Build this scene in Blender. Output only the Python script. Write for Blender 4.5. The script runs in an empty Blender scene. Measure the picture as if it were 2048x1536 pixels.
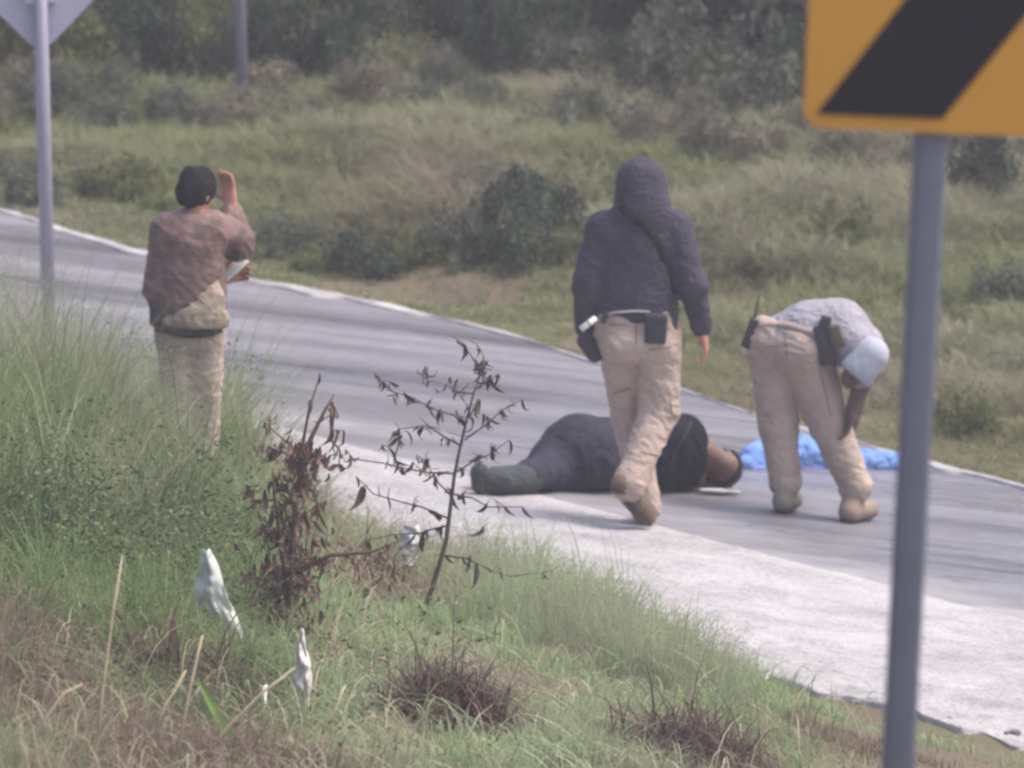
import bpy, bmesh, math, random
import numpy as np
from mathutils import Vector, Matrix, noise as mnoise
from mathutils.bvhtree import BVHTree

random.seed(7); rng = np.random.default_rng(11)
scene = bpy.context.scene
C = scene.collection

# ------------------------------------------------------------------ camera
F = 25200.0                                   # focal length in photo pixels (2048 wide): a long telephoto view
CAM = np.array([0.0, -59.57, 7.2])
PITCH = math.atan(7.2/59.57) - math.atan(132/F)
cam_d = bpy.data.cameras.new("camera"); cam = bpy.data.objects.new("camera", cam_d); C.objects.link(cam)
cam.location = CAM; cam.rotation_euler = (math.pi/2 - PITCH, 0, 0)
cam_d.sensor_width = 36; cam_d.lens = F/2048*36
cam_d.clip_start = 0.5; cam_d.clip_end = 600
cam_d.dof.use_dof = True; cam_d.dof.focus_distance = 47.5
cam_d.dof.aperture_fstop = cam_d.lens/1000/0.060
scene.camera = cam
scene.cycles.use_denoising = True
try: scene.cycles.denoiser = 'OPENIMAGEDENOISE'
except Exception: pass
scene.cycles.filter_width = 2.6
scene.cycles.max_bounces = 6; scene.cycles.diffuse_bounces = 3; scene.cycles.transmission_bounces = 4
scene.cycles.transparent_max_bounces = 8; scene.cycles.volume_bounces = 0

# ------------------------------------------------------------------ world and sun (bright overcast day)
SUN_EL, SUN_AZ = math.radians(60), math.radians(88)
world = bpy.data.worlds.new("World"); scene.world = world; world.use_nodes = True
wn = world.node_tree.nodes; wl = world.node_tree.links
sky = wn.new("ShaderNodeTexSky"); sky.sky_type = 'NISHITA'; sky.sun_disc = False
sky.sun_elevation = SUN_EL; sky.sun_rotation = SUN_AZ; sky.air_density = 1.0; sky.dust_density = 6.0; sky.ozone_density = 1.0
wl.new(sky.outputs[0], wn["Background"].inputs[0]); wn["Background"].inputs[1].default_value = 0.145
sd = bpy.data.lights.new("sun", 'SUN'); sun = bpy.data.objects.new("sun", sd); C.objects.link(sun)
sd.energy = 1.1; sd.angle = math.radians(28); sd.color = (1.0, 0.97, 0.95)
ldir = Vector((math.sin(SUN_AZ)*math.cos(SUN_EL), math.cos(SUN_AZ)*math.cos(SUN_EL), math.sin(SUN_EL)))
sun.rotation_euler = (-ldir).to_track_quat('-Z', 'Y').to_euler()
vs = scene.view_settings
vs.view_transform = 'Standard'; vs.look = 'None'; vs.gamma = 1.0; vs.exposure = 1.12; vs.use_curve_mapping = False

# ------------------------------------------------------------------ pixel helpers
cp, sp_ = math.cos(PITCH), math.sin(PITCH)
def ray(px, py):
    u = (px-1024)/F; v = (768-py)/F
    d = np.array([u, cp + v*sp_, -sp_ + v*cp])
    return d/np.linalg.norm(d)
def at_y(px, py, Y):
    d = ray(px, py); t = (Y-CAM[1])/d[1]
    return CAM + d*t
def hit(px, py, H):
    d = ray(px, py); a, b_ = 8., 170.
    for n in (500, 40):
        t = np.linspace(a, b_, n); p = CAM[None]+d[None]*t[:, None]; g = p[:, 2]-H(p[:, 0], p[:, 1])
        i = int(np.argmax(g < 0))
        if g[i] >= 0: i = n-1
        a, b_ = t[max(i-1, 0)], t[i]
    k = g[i-1]/(g[i-1]-g[i]+1e-12)
    return p[i-1]+(p[i]-p[i-1])*k

# ------------------------------------------------------------------ numpy noise
_lat = {}
def vnoise(x, y, s, seed=0):
    if seed not in _lat: _lat[seed] = np.random.default_rng(1000+seed).random((256, 256))
    r = _lat[seed]
    x = np.asarray(x)*s+400.3; y = np.asarray(y)*s+400.7
    xi = np.floor(x).astype(int); yi = np.floor(y).astype(int)
    fx = x-xi; fy = y-yi; fx = fx*fx*(3-2*fx); fy = fy*fy*(3-2*fy)
    g = lambda a, b: r[a % 256, b % 256]
    return (g(xi, yi)*(1-fx)+g(xi+1, yi)*fx)*(1-fy)+(g(xi, yi+1)*(1-fx)+g(xi+1, yi+1)*fx)*fy
def fbm(x, y, s, seed=0):
    return (vnoise(x, y, s, seed)+.5*vnoise(x, y, 2.1*s, seed+1)+.25*vnoise(x, y, 4.3*s, seed+2))/1.75
def sstep(a, b, x):
    if a > b: return 1-sstep(b, a, x)
    t = np.clip((np.asarray(x, float)-a)/(b-a), 0, 1); return t*t*(3-2*t)

# ------------------------------------------------------------------ terrain
def Hbase(x, y=None): return -0.12*18*np.tanh(np.asarray(x, float)/18)
def edge(pts):
    P = np.array([hit(px, py, Hbase) for px, py in pts]); o = np.argsort(P[:, 0]); P = P[o]
    xs, ys = P[:, 0], P[:, 1]
    sl = -1.2
    xs = np.concatenate([[xs[0]-40], xs, [xs[-1]+40]]); ys = np.concatenate([[ys[0]-sl*40], ys, [ys[-1]+sl*40]])
    return lambda x: np.interp(x, xs, ys)
y_far = edge([(-200, 372), (0, 424), (120, 462), (300, 510), (500, 560), (740, 606), (1000, 668), (1200, 728), (1380, 787), (1530, 838), (1800, 914), (2048, 978), (2300, 1042)])
y_near = edge([(-100, 690), (200, 768), (450, 838), (900, 958), (1300, 1062), (1600, 1140), (1950, 1228), (2200, 1292)])
y_sh = edge([(-100, 830), (200, 905), (450, 965), (900, 1110), (1200, 1220), (1450, 1320), (1640, 1378), (1800, 1425), (2048, 1478), (2250, 1525)])
BANK = ([0, .4, 2, 5, 8, 12, 20, 45, 120], [0, .0, .09, .42, .8, 1.5, 3.6, 13., 40.])
VERGE = ([0, 10, 24, 30, 37, 43, 47, 60, 90], [0, .68, 1.6, 2.2, 3.4, 4.35, 4.75, 5.3, 5.6])
def H(x, y):
    x = np.asarray(x, float); y = np.asarray(y, float)
    z = Hbase(x)
    df = (y-y_far(x))*.63
    dn = (y_sh(x)-y)
    z = z + np.interp(np.maximum(df, 0), *BANK) + np.interp(np.maximum(dn, 0), *VERGE)
    # soft lumps off the road
    off = sstep(.1, 1.5, df)+sstep(.1, 1.5, dn)
    z = z + off*(fbm(x, y, .55, 3)-.5)*.28
    # gully on the far bank with a mound to its right
    gx, gy = x-GUL[0], y-GUL[1]
    t = gx*GD[0]+gy*GD[1]; s = -gx*GD[1]+gy*GD[0]
    z = z - .22*np.exp(-(s/.45)**2)*sstep(-2.2, -1., t)*(1-sstep(1.2, 2.6, t)) + .16*np.exp(-((s+.95)/.6)**2)*sstep(-2.2, -.6, t)*(1-sstep(1., 2.4, t))*(df > 0)
    # under the pavement the soil lies lower
    ins = np.minimum(-df, -dn*.63)
    z = z - .012 - .05*sstep(0, .35, ins)
    # a broken drop below the shoulder's lower edge on the right
    z = z - .07*sstep(-.3, 1.2, x)*sstep(-.05, .5, dn)*(1-sstep(1.5, 4, dn))
    return z
def HS(x, y):
    x = np.asarray(x, float); y = np.asarray(y, float)
    return np.where((y < y_far(x)+.02) & (y > y_sh(x)), Hbase(x)+.013, H(x, y))
GUL = np.array([0., 8.]); GD = np.array([.8, .6])
_g = hit(1040, 470, lambda x, y: Hbase(x)+np.interp(np.maximum((y-y_far(x))*.63, 0), *BANK)); GUL = _g[:2]

# ------------------------------------------------------------------ mesh helpers
def mk_mesh(name, verts, quads=None, tris=None, col=None, smooth=False):
    me = bpy.data.meshes.new(name)
    verts = np.asarray(verts, np.float32)
    me.vertices.add(len(verts)); me.vertices.foreach_set("co", verts.ravel())
    loops = []; starts = []; n = 0
    if quads is not None and len(quads):
        q = np.asarray(quads, np.int32); loops.append(q.ravel()); starts.append(np.arange(len(q))*4); n = len(q)*4
    if tris is not None and len(tris):
        q = np.asarray(tris, np.int32); loops.append(q.ravel()); starts.append(n+np.arange(len(q))*3)
    loops = np.concatenate(loops).astype(np.int32); starts = np.concatenate(starts).astype(np.int32)
    me.loops.add(len(loops)); me.loops.foreach_set("vertex_index", loops)
    me.polygons.add(len(starts)); me.polygons.foreach_set("loop_start", starts)
    if smooth: me.polygons.foreach_set("use_smooth", np.ones(len(starts), bool))
    if col is not None:
        ca = me.color_attributes.new("Col", 'FLOAT_COLOR', 'POINT')
        c4 = np.ones((len(verts), 4), np.float32); c4[:, :3] = col; ca.data.foreach_set("color", c4.ravel())
    me.update(calc_edges=True); me.validate()
    return me
def link(name, me, mat=None, parent=None, loc=None):
    o = bpy.data.objects.new(name, me); C.objects.link(o)
    if mat is not None and me is not None and len(me.materials) == 0: me.materials.append(mat)
    if parent is not None: o.parent = parent
    if loc is not None: o.location = loc
    return o
def tag(o, label=None, cat=None, group=None, kind=None):
    if label: o["label"] = label
    if cat: o["category"] = cat
    if group: o["group"] = group
    if kind: o["kind"] = kind
    return o
def empty(name, loc, label, cat, group=None):
    o = bpy.data.objects.new(name, None); C.objects.link(o); o.location = loc; o.empty_display_size = .1
    return tag(o, label, cat, group)

# ------------------------------------------------------------------ materials
def nodes(name):
    m = bpy.data.materials.new(name); m.use_nodes = True
    nt = m.node_tree; return m, nt, nt.nodes["Principled BSDF"]
def ramp(nt, fac, stops):
    r = nt.nodes.new("ShaderNodeValToRGB"); el = r.color_ramp.elements
    while len(el) < len(stops): el.new(.5)
    for e, (p, c) in zip(el, stops): e.position = p; e.color = (*c, 1)
    nt.links.new(fac, r.inputs[0]); return r.outputs[0]
def noise_tex(nt, scale, detail=4, rough=.6, vec=None, dist=0.):
    n = nt.nodes.new("ShaderNodeTexNoise"); n.inputs["Scale"].default_value = scale; n.inputs["Detail"].default_value = detail
    n.inputs["Roughness"].default_value = rough; n.inputs["Distortion"].default_value = dist
    if vec is not None: nt.links.new(vec, n.inputs["Vector"])
    return n.outputs[0]
def obj_vec(nt, scale=(1, 1, 1), rot=(0, 0, 0)):
    t = nt.nodes.new("ShaderNodeTexCoord"); m = nt.nodes.new("ShaderNodeMapping"); m.inputs["Scale"].default_value = scale; m.inputs["Rotation"].default_value = rot
    nt.links.new(t.outputs["Object"], m.inputs[0]); return m.outputs[0]
def mixc(nt, a, b, fac, mode='MIX'):
    m = nt.nodes.new("ShaderNodeMix"); m.data_type = 'RGBA'; m.blend_type = mode
    if isinstance(fac, (int, float)): m.inputs[0].default_value = fac
    else: nt.links.new(fac, m.inputs[0])
    for i, v in ((6, a), (7, b)):
        if isinstance(v, tuple): m.inputs[i].default_value = (*v, 1)
        else: nt.links.new(v, m.inputs[i])
    return m.outputs[2]
def bump(nt, bs, h, strength=.3, dist=.01):
    b = nt.nodes.new("ShaderNodeBump"); b.inputs["Strength"].default_value = strength; b.inputs["Distance"].default_value = dist
    nt.links.new(h, b.inputs["Height"]); nt.links.new(b.outputs[0], bs.inputs["Normal"])
def cloth(name, col, var=.18, rough=.9, col2=None, scale=14, fine=260, crease=.5):
    m, nt, b = nodes(name)
    v = obj_vec(nt)
    n = noise_tex(nt, scale, 5, .6, v)
    c2 = col2 or tuple(c*(1-var*2) for c in col)
    c = ramp(nt, n, [(.32, c2), (.62, col)])
    nt.links.new(c, b.inputs["Base Color"]); b.inputs["Roughness"].default_value = rough; b.inputs["Specular IOR Level"].default_value = .2
    bp = nt.nodes.new("ShaderNodeBump"); bp.inputs["Strength"].default_value = .25; bp.inputs["Distance"].default_value = .002
    nt.links.new(noise_tex(nt, fine, 2, .5, v), bp.inputs["Height"])
    b2 = nt.nodes.new("ShaderNodeBump"); b2.inputs["Strength"].default_value = crease; b2.inputs["Distance"].default_value = .018
    cr = noise_tex(nt, 6.5, 3, .5, obj_vec(nt, (1, 1, 1.9), (.5, .7, .2)), 1.6); nt.links.new(ramp(nt, cr, [(.42, (0, 0, 0)), (.5, (1, 1, 1)), (.58, (.25, .25, .25))]), b2.inputs["Height"])
    nt.links.new(bp.outputs[0], b2.inputs["Normal"]); nt.links.new(b2.outputs[0], b.inputs["Normal"])
    return m
def plain(name, col, rough=.5, metal=0., var=.15, scale=8, spec=.4):
    m, nt, b = nodes(name)
    n = noise_tex(nt, scale, 5, .65, obj_vec(nt))
    nt.links.new(ramp(nt, n, [(.3, tuple(c*(1-var) for c in col)), (.7, tuple(min(1, c*(1+var)) for c in col))]), b.inputs["Base Color"])
    b.inputs["Roughness"].default_value = rough; b.inputs["Metallic"].default_value = metal; b.inputs["Specular IOR Level"].default_value = spec
    return m
def leafmat(name, trans=.3, rough=.65):
    m = bpy.data.materials.new(name); m.use_nodes = True; nt = m.node_tree
    b = nt.nodes["Principled BSDF"]; out = nt.nodes["Material Output"]
    a = nt.nodes.new("ShaderNodeAttribute"); a.attribute_name = "Col"
    nt.links.new(a.outputs[0], b.inputs["Base Color"]); b.inputs["Roughness"].default_value = rough; b.inputs["Specular IOR Level"].default_value = .25
    t = nt.nodes.new("ShaderNodeBsdfTranslucent"); nt.links.new(a.outputs[0], t.inputs[0])
    mx = nt.nodes.new("ShaderNodeMixShader"); mx.inputs[0].default_value = trans
    nt.links.new(b.outputs[0], mx.inputs[1]); nt.links.new(t.outputs[0], mx.inputs[2]); nt.links.new(mx.outputs[0], out.inputs[0])
    return m
M_grass = leafmat("grass_blades", .45); M_leaf = leafmat("shrub_leaves", .25)

# ------------------------------------------------------------------ ground sheet
def axis(lo, hi, flo, fhi, fine, coarse):
    a = list(np.arange(flo, fhi, fine)); x = flo; l = []; s = fine
    while x > lo: s = min(s*1.25, coarse); x -= s; l.append(x)
    x = a[-1]; r = []; s = fine
    while x < hi: s = min(s*1.25, coarse); x += s; r.append(x)
    return np.array(l[::-1]+a+r)
gx = axis(-75, 75, -6, 6, .12, 4); gy = axis(-80, 110, -26, 24, .12, 4)
X, Y = np.meshgrid(gx, gy); Z = H(X, Y)
Vg = np.stack([X.ravel(), Y.ravel(), Z.ravel()], 1)
nx, ny = len(gx), len(gy)
idx = np.arange(nx*ny).reshape(ny, nx)
Q = np.stack([idx[:-1, :-1], idx[:-1, 1:], idx[1:, 1:], idx[1:, :-1]], -1).reshape(-1, 4)
m, nt, b = nodes("ground_soil")
v = obj_vec(nt)
c = ramp(nt, noise_tex(nt, .9, 8, .65, v, .4), [(.32, (.085, .066, .05)), (.5, (.14, .115, .08)), (.62, (.12, .12, .06)), (.75, (.2, .165, .12))])
nt.links.new(c, b.inputs["Base Color"]); b.inputs["Roughness"].default_value = .95; b.inputs["Specular IOR Level"].default_value = .15
bump(nt, b, noise_tex(nt, 14, 6, .7, v), .8, .04)
ground = link("ground", mk_mesh("ground", Vg, Q, smooth=True), m); tag(ground, kind="structure")

# ------------------------------------------------------------------ road and shoulder
def strip(name, ya, yb, lift, mat, n=420, k=26, rough=.004, skirt=.12, x0=-26, x1=24, wob=(0, 0), seed=1, crumb=0., dip=0.):
    xs = np.concatenate([np.linspace(x0, -5, 40)[:-1], np.linspace(-5, 5, n), np.linspace(5, x1, 40)[1:]])
    t = np.linspace(0, 1, k)
    XX = np.repeat(xs[:, None], k, 1)
    A = ya(xs)+(vnoise(xs, xs*0, 2.2, seed)-.5)*wob[0]+(vnoise(xs, xs*0, 9, seed+1)-.5)*wob[0]*.6
    B = yb(xs)+(vnoise(xs, xs*0, 2.2, seed+2)-.5)*wob[1]+(vnoise(xs, xs*0, 9, seed+3)-.5)*wob[1]*.6
    YY = A[:, None]*(1-t)+B[:, None]*t
    ZZ = Hbase(XX)+lift+(fbm(XX, YY, 1.1, seed+5)-.5)*rough*2*(1-.85*t[None] if crumb else 1)+crumb*(fbm(XX*2.2, YY, 3.2, seed+9)-.5)*sstep(.75, .0, t)[None]-dip*sstep(.07, .0, t)[None]
    V = np.stack([XX, YY, ZZ], -1)
    # skirts down both long edges
    s0 = V[:, :1].copy(); s0[..., 2] -= skirt; s1 = V[:, -1:].copy(); s1[..., 2] -= skirt
    V = np.concatenate([s0, V, s1], 1); kk = k+2
    idx = np.arange(len(xs)*kk).reshape(len(xs), kk)
    Qd = np.stack([idx[:-1, :-1], idx[:-1, 1:], idx[1:, 1:], idx[1:, :-1]], -1).reshape(-1, 4)
    tc = np.zeros((len(xs), kk, 3)); tc[..., 0] = np.concatenate([[0], t, [1]])[None]
    me = mk_mesh(name, V.reshape(-1, 3), Qd, None, tc.reshape(-1, 3)); o = link(name, me, mat); tag(o, kind="structure"); return o
RD = math.atan2(-1.22, 1)      # road direction in plan
m, nt, b = nodes("worn_pavement")
v = obj_vec(nt); vl = obj_vec(nt, (.35, 2.2, 1), (0, 0, -RD))
mid = noise_tex(nt, 16, 5, .75, vl, .4); big = noise_tex(nt, .8, 6, .6, v); lon = noise_tex(nt, 1.6, 6, .65, vl); fine = noise_tex(nt, 60, 4, .7, v)
c = ramp(nt, lon, [(.3, (.215, .2, .235)), (.5, (.275, .258, .295)), (.66, (.31, .295, .325))])
c2 = ramp(nt, big, [(.35, (.2, .188, .22)), (.6, (.3, .285, .32))])
c = mixc(nt, c, c2, .45)
c = mixc(nt, c, ramp(nt, fine, [(.4, (.13, .12, .145)), (.6, (.42, .4, .44))]), .34)
c = mixc(nt, c, ramp(nt, mid, [(.38, (.15, .14, .165)), (.62, (.42, .4, .435))]), .3)
pat = ramp(nt, noise_tex(nt, 3.2, 8, .75, obj_vec(nt, (.8, 1.5, 1), (0, 0, -RD)), 1.2), [(.55, (0, 0, 0)), (.76, (.6, .6, .6))])
c = mixc(nt, c, (.52, .5, .53), pat)
at = nt.nodes.new("ShaderNodeAttribute"); at.attribute_name = "Col"
sep = nt.nodes.new("ShaderNodeSeparateColor"); nt.links.new(at.outputs[0], sep.inputs[0])
ma = nt.nodes.new("ShaderNodeMath"); ma.operation = 'MULTIPLY_ADD'; ma.inputs[1].default_value = -1.7
nt.links.new(sep.outputs[0], ma.inputs[0]); nt.links.new(noise_tex(nt, 1.7, 8, .7, v, .5), ma.inputs[2])
dust = ramp(nt, ma.outputs[0], [(.12, (0, 0, 0)), (.5, (.95, .95, .95))])
c = mixc(nt, c, (.47, .445, .46), dust)
c = mixc(nt, c, (.60, .61, .61), 1.0, 'MULTIPLY')
wet = ramp(nt, noise_tex(nt, .55, 5, .55, vl, .3), [(.46, (1, 1, 1)), (.6, (.62, .61, .63))])
c = mixc(nt, c, wet, 1.0, 'MULTIPLY')
nt.links.new(c, b.inputs["Base Color"]); b.inputs["Roughness"].default_value = .55; b.inputs["Specular IOR Level"].default_value = .45
rg = ramp(nt, noise_tex(nt, .9, 6, .6, vl, .4), [(.4, (.2, .2, .2)), (.62, (.75, .75, .75))])
rg = mixc(nt, rg, (.85, .85, .85), dust); nt.links.new(rg, b.inputs["Roughness"])
bump(nt, b, noise_tex(nt, 90, 5, .7, v), .5, .006)
M_road = m
m, nt, b = nodes("pale_shoulder")
v = obj_vec(nt)
c = ramp(nt, noise_tex(nt, 2.2, 8, .7, v, .3), [(.36, (.19, .175, .185)), (.5, (.35, .335, .35)), (.62, (.5, .485, .505))])
c = mixc(nt, c, ramp(nt, noise_tex(nt, 45, 4, .8, v), [(.36, (.17, .15, .145)), (.56, (.57, .55, .56))]), .5)
nt.links.new(c, b.inputs["Base Color"]); b.inputs["Roughness"].default_value = .9; b.inputs["Specular IOR Level"].default_value = .1
bump(nt, b, noise_tex(nt, 40, 6, .75, v), .9, .02)
M_sh = m
strip("road", y_near, y_far, .008, M_road, n=700, k=60, wob=(.16, .16), seed=3, dip=.014)
strip("road_shoulder", y_sh, lambda x: y_near(x)+.25, .004, M_sh, wob=(.5, 0), rough=.012, n=700, k=56, seed=20, crumb=.05)
# pale worn concrete lip along the far edge
m, nt, b = nodes("pale_edge")
v = obj_vec(nt)
c = ramp(nt, noise_tex(nt, 5, 6, .7, v), [(.38, (.2, .19, .2)), (.62, (.4, .38, .39))])
nt.links.new(c, b.inputs["Base Color"]); b.inputs["Roughness"].default_value = .85
bump(nt, b, noise_tex(nt, 50, 5, .7, v), .6, .01)
strip("road_edge_line", lambda x: y_far(x)-.02-.24*vnoise(x, x*0, 1.7, 50)*vnoise(x, x*0, 6, 52)*2, lambda x: y_far(x)+.02+.16*(vnoise(x, x*0, 4, 51)-.5), .016, m, n=700, k=4, wob=(.2, .14), seed=40)

# ------------------------------------------------------------------ grass blades
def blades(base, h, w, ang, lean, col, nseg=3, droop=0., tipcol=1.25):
    N = len(base); d = np.stack([np.cos(ang), np.sin(ang), np.zeros(N)], 1)
    fa = ang+rng.uniform(.6, 2.5, N); s = np.stack([np.cos(fa), np.sin(fa), np.zeros(N)], 1)
    V = np.empty((N, 2*nseg+1, 3), np.float32); Cc = np.empty_like(V)
    for i in range(nseg+1):
        t = i/nseg
        p = base+d*(h*lean*t**2)[:, None]
        p[:, 2] = base[:, 2]+h*(t*(1-.2*lean*t)-droop*lean*t**3)
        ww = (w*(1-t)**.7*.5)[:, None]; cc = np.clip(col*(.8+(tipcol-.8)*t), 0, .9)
        if i < nseg:
            V[:, 2*i] = p-s*ww; V[:, 2*i+1] = p+s*ww; Cc[:, 2*i] = cc; Cc[:, 2*i+1] = cc
        else: V[:, 2*nseg] = p; Cc[:, 2*nseg] = cc
    o = (np.arange(N)*(2*nseg+1))[:, None]
    qs = np.concatenate([o+np.array([2*i, 2*i+1, 2*i+3, 2*i+2]) for i in range(nseg-1)], 0)
    ts = o+np.array([2*nseg-2, 2*nseg-1, 2*nseg])
    return V.reshape(-1, 3), qs, ts, Cc.reshape(-1, 3)
def stuff(name, parts, mat, label, cat):
    V = []; Qs = []; T = []; Cl = []; n = 0
    for v_, q_, t_, c_ in parts:
        V.append(v_); Cl.append(c_); Qs.append(np.asarray(q_).reshape(-1, 4)+n); T.append(np.asarray(t_).reshape(-1, 3)+n); n += len(v_)
    me = mk_mesh(name, np.concatenate(V), np.concatenate(Qs), np.concatenate(T), np.concatenate(Cl))
    o = link(name, me, mat); return tag(o, label, cat, kind="stuff")
def lerp(a, b, t): return np.asarray(a)*(1-t[:, None])+np.asarray(b)*t[:, None]

def pix(P):           # world -> photo pixel, vectorised
    d = P-CAM; zc = d[:, 1]*cp-d[:, 2]*sp_; yc = d[:, 1]*sp_+d[:, 2]*cp
    return 1024+d[:, 0]/zc*F, 768-yc/zc*F

# bank beyond the road
N = 380000
bx = rng.uniform(-5.5, 5.5, N); dd = rng.power(.8, N)*7.6+.02
by = y_far(bx)+dd/.63
bz = H(bx, by); P = np.stack([bx, by, bz-.01], 1)
n1 = fbm(bx, by, .8, 60); n2 = fbm(bx, by, 2.5, 66); n3 = fbm(bx, by, .35, 70)
hh = (.05+.22*sstep(.5, 2.6, dd))*(.3+1.4*n2**1.3)*rng.uniform(.5, 1.3, N)*(.5+1.*n1)
bpx, bpy_ = pix(P); bare = (np.exp(-((bpx-720)/130)**2-((bpy_-590)/35)**2)+np.exp(-((bpx-960)/110)**2-((bpy_-585)/40)**2)+np.exp(-((bpx-1450)/120)**2-((bpy_-600)/40)**2) > .5) | (fbm(bx, by, 1.3, 80) < .3) & (dd < 3.5)
edgebare = dd < .03+.22*vnoise(bx, by, 1.2, 81)
keep = ~(bare & (rng.random(N) < .8)) & ~(edgebare & (rng.random(N) < .85))
mixv = np.clip((n1-.38)*2.4+rng.normal(0, .18, N)-.12+.3*sstep(3.5, 6, dd)-.35*sstep(1.8, .4, dd), 0, 1)
green = lerp((.145, .17, .075), (.235, .245, .12), rng.random(N)); dry = lerp((.21, .195, .14), (.31, .28, .21), rng.random(N))
gcol = green*(1-mixv[:, None])+dry*mixv[:, None]
rust = np.clip((n3-.6)*6, 0, .25)[:, None]; gcol = gcol*(1-rust)+np.array([.2, .13, .1])*rust
sel = keep
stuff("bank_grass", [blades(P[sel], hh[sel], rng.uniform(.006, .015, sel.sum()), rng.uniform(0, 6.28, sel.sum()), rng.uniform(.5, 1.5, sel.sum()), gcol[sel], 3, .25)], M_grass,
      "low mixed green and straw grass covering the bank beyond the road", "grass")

# verge on the near side
N = 360000
vx = rng.uniform(-4.2, 4.2, N); dn = rng.power(.85, N)*21-.25
vy = y_sh(vx)-dn
P = np.stack([vx, vy, H(vx, vy)-.01], 1)
ppx, ppy = pix(P)
n1 = fbm(vx, vy, .9, 90); n2 = fbm(vx, vy, 2.8, 96); n3 = fbm(vx, vy, .5, 99)
left = 1-sstep(350, 800, ppx); mid_ = np.exp(-((ppx-1180)/330)**2)*sstep(5., 2.5, dn)
right = sstep(1350, 1750, ppx)
tuft = fbm(vx, vy*.7, 3.4, 120)
hh = (.13+.32*left*(1-sstep(1150, 1400, ppy))+.05*left+.16*mid_)*(.12+3.2*tuft**2.2)*rng.uniform(.5, 1.3, N)*(1-.5*right)
hh *= .35+.65*sstep(-.25, .8, dn)
browncl = sstep(.56, .66, n3-.12*left*sstep(1250, 1100, ppy)+.03*left*sstep(1250, 1350, ppy)+.03*sstep(1300, 1450, ppy)-.22*sstep(900, 1100, ppx)*(1-sstep(1380, 1480, ppy)))
keep = (rng.random(N) < (.35+.65*sstep(-.1, .7, dn))*(1-.75*right*(dn < 1.6))*(1-.35*browncl)*(.12+.88*sstep(.3, .5, tuft))) & (ppy < 1950) & (ppx > -500) & (ppx < 2600)
mixv = np.clip((n1-.45)*2.2+rng.normal(0, .2, N), 0, 1)
green = lerp((.2, .275, .125), (.34, .43, .23), rng.random(N)); pale = lerp((.3, .29, .2), (.42, .38, .28), rng.random(N)); brown = lerp((.12, .085, .065), (.25, .185, .14), rng.random(N))
dkg = lerp((.07, .115, .03), (.18, .245, .075), rng.random(N))
green = green*(1-left[:, None]*.75)+dkg*left[:, None]*.75
gcol = green*(1-mixv[:, None])+pale*mixv[:, None]
hollow_shade = np.clip((fbm(vx, vy*.8, 2.3, 150)-.52)*7, 0, 1)*np.clip(.25+.9*left*sstep(800, 980, ppy)+.2*left, 0, 1)*rng.uniform(.6, 1, N); gcol = gcol*(1-hollow_shade[:, None])+np.array([.045, .07, .03])*hollow_shade[:, None]  # dark green patches paint the shade of the verge's hollows into the blade colour
gcol = gcol*(1-browncl[:, None])+brown*browncl[:, None]
sel = keep
k_ = sel.sum()
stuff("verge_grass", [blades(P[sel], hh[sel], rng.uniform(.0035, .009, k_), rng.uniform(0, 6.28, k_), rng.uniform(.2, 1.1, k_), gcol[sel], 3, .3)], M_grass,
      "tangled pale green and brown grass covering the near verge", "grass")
# long arching blades over the lower verge
N = 11000
vx = rng.uniform(-3.4, 3., N); dn = rng.uniform(.8, 20, N); vy = y_sh(vx)-dn
P = np.stack([vx, vy, H(vx, vy)-.01], 1); ppx, ppy = pix(P)
sel = (ppy < 1680) & (ppx > -200) & (ppx < 1750) & (rng.random(N) < .25+.75*(1-sstep(500, 1100, ppx)))
k_ = sel.sum(); tt = rng.random(k_)
gcol = lerp((.26, .24, .15), (.5, .44, .31), tt); gg = rng.random(k_) < .35; gcol[gg] = np.array([.14, .2, .08])*rng.uniform(.8, 1.3, gg.sum())[:, None]
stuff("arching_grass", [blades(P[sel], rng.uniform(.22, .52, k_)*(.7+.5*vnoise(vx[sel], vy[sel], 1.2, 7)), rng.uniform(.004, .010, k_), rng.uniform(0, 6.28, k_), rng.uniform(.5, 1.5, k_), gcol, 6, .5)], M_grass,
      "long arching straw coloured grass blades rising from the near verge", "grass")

N = 420
cx_ = np.array([hit(a, b_, H) for a, b_ in zip(rng.uniform(300, 1500, N), rng.uniform(1330, 1640, N))])
arc_c = lerp((.2, .26, .14), (.48, .47, .36), rng.random(N))
stuff("drooping_grass", [blades(cx_, rng.uniform(.18, .42, N), rng.uniform(.007, .014, N), rng.uniform(0, 6.28, N), rng.uniform(.9, 1.7, N), arc_c, 8, .8)], M_grass, "broad pale drooping grass blades arching low over the bottom of the verge", "grass")
# leafy herbs (leaf quads) helper
def leaf_quads(cen, size, col, spread_n=None, flat=.5):
    N = len(cen); a = rng.normal(size=(N, 3)); a[:, 2] *= flat; a /= np.linalg.norm(a, axis=1)[:, None]
    b_ = np.cross(a, rng.normal(size=(N, 3))); b_ /= np.linalg.norm(b_, axis=1)[:, None]; n_ = np.cross(a, b_)
    L = size[:, None]; V = np.empty((N, 4, 3), np.float32)
    V[:, 0] = cen-a*L*.5; V[:, 1] = cen+b_*L*.24+n_*L*.06; V[:, 2] = cen+a*L*.5-n_*L*.08; V[:, 3] = cen-b_*L*.24+n_*L*.06
    q = (np.arange(N)*4)[:, None]+np.array([0, 1, 2, 3])
    return V.reshape(-1, 3), q, np.zeros((0, 3), int), np.repeat(np.clip(col, 0, .9), 4, 0)
N = 22000
cx = []; 
for k in range(150):
    px_ = random.uniform(-120, 470); py_ = random.uniform(760, 1180)
    cx.append(hit(px_, py_+60+.12*px_, H))
cx = np.array(cx); ci = rng.integers(0, len(cx), N)
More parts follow.
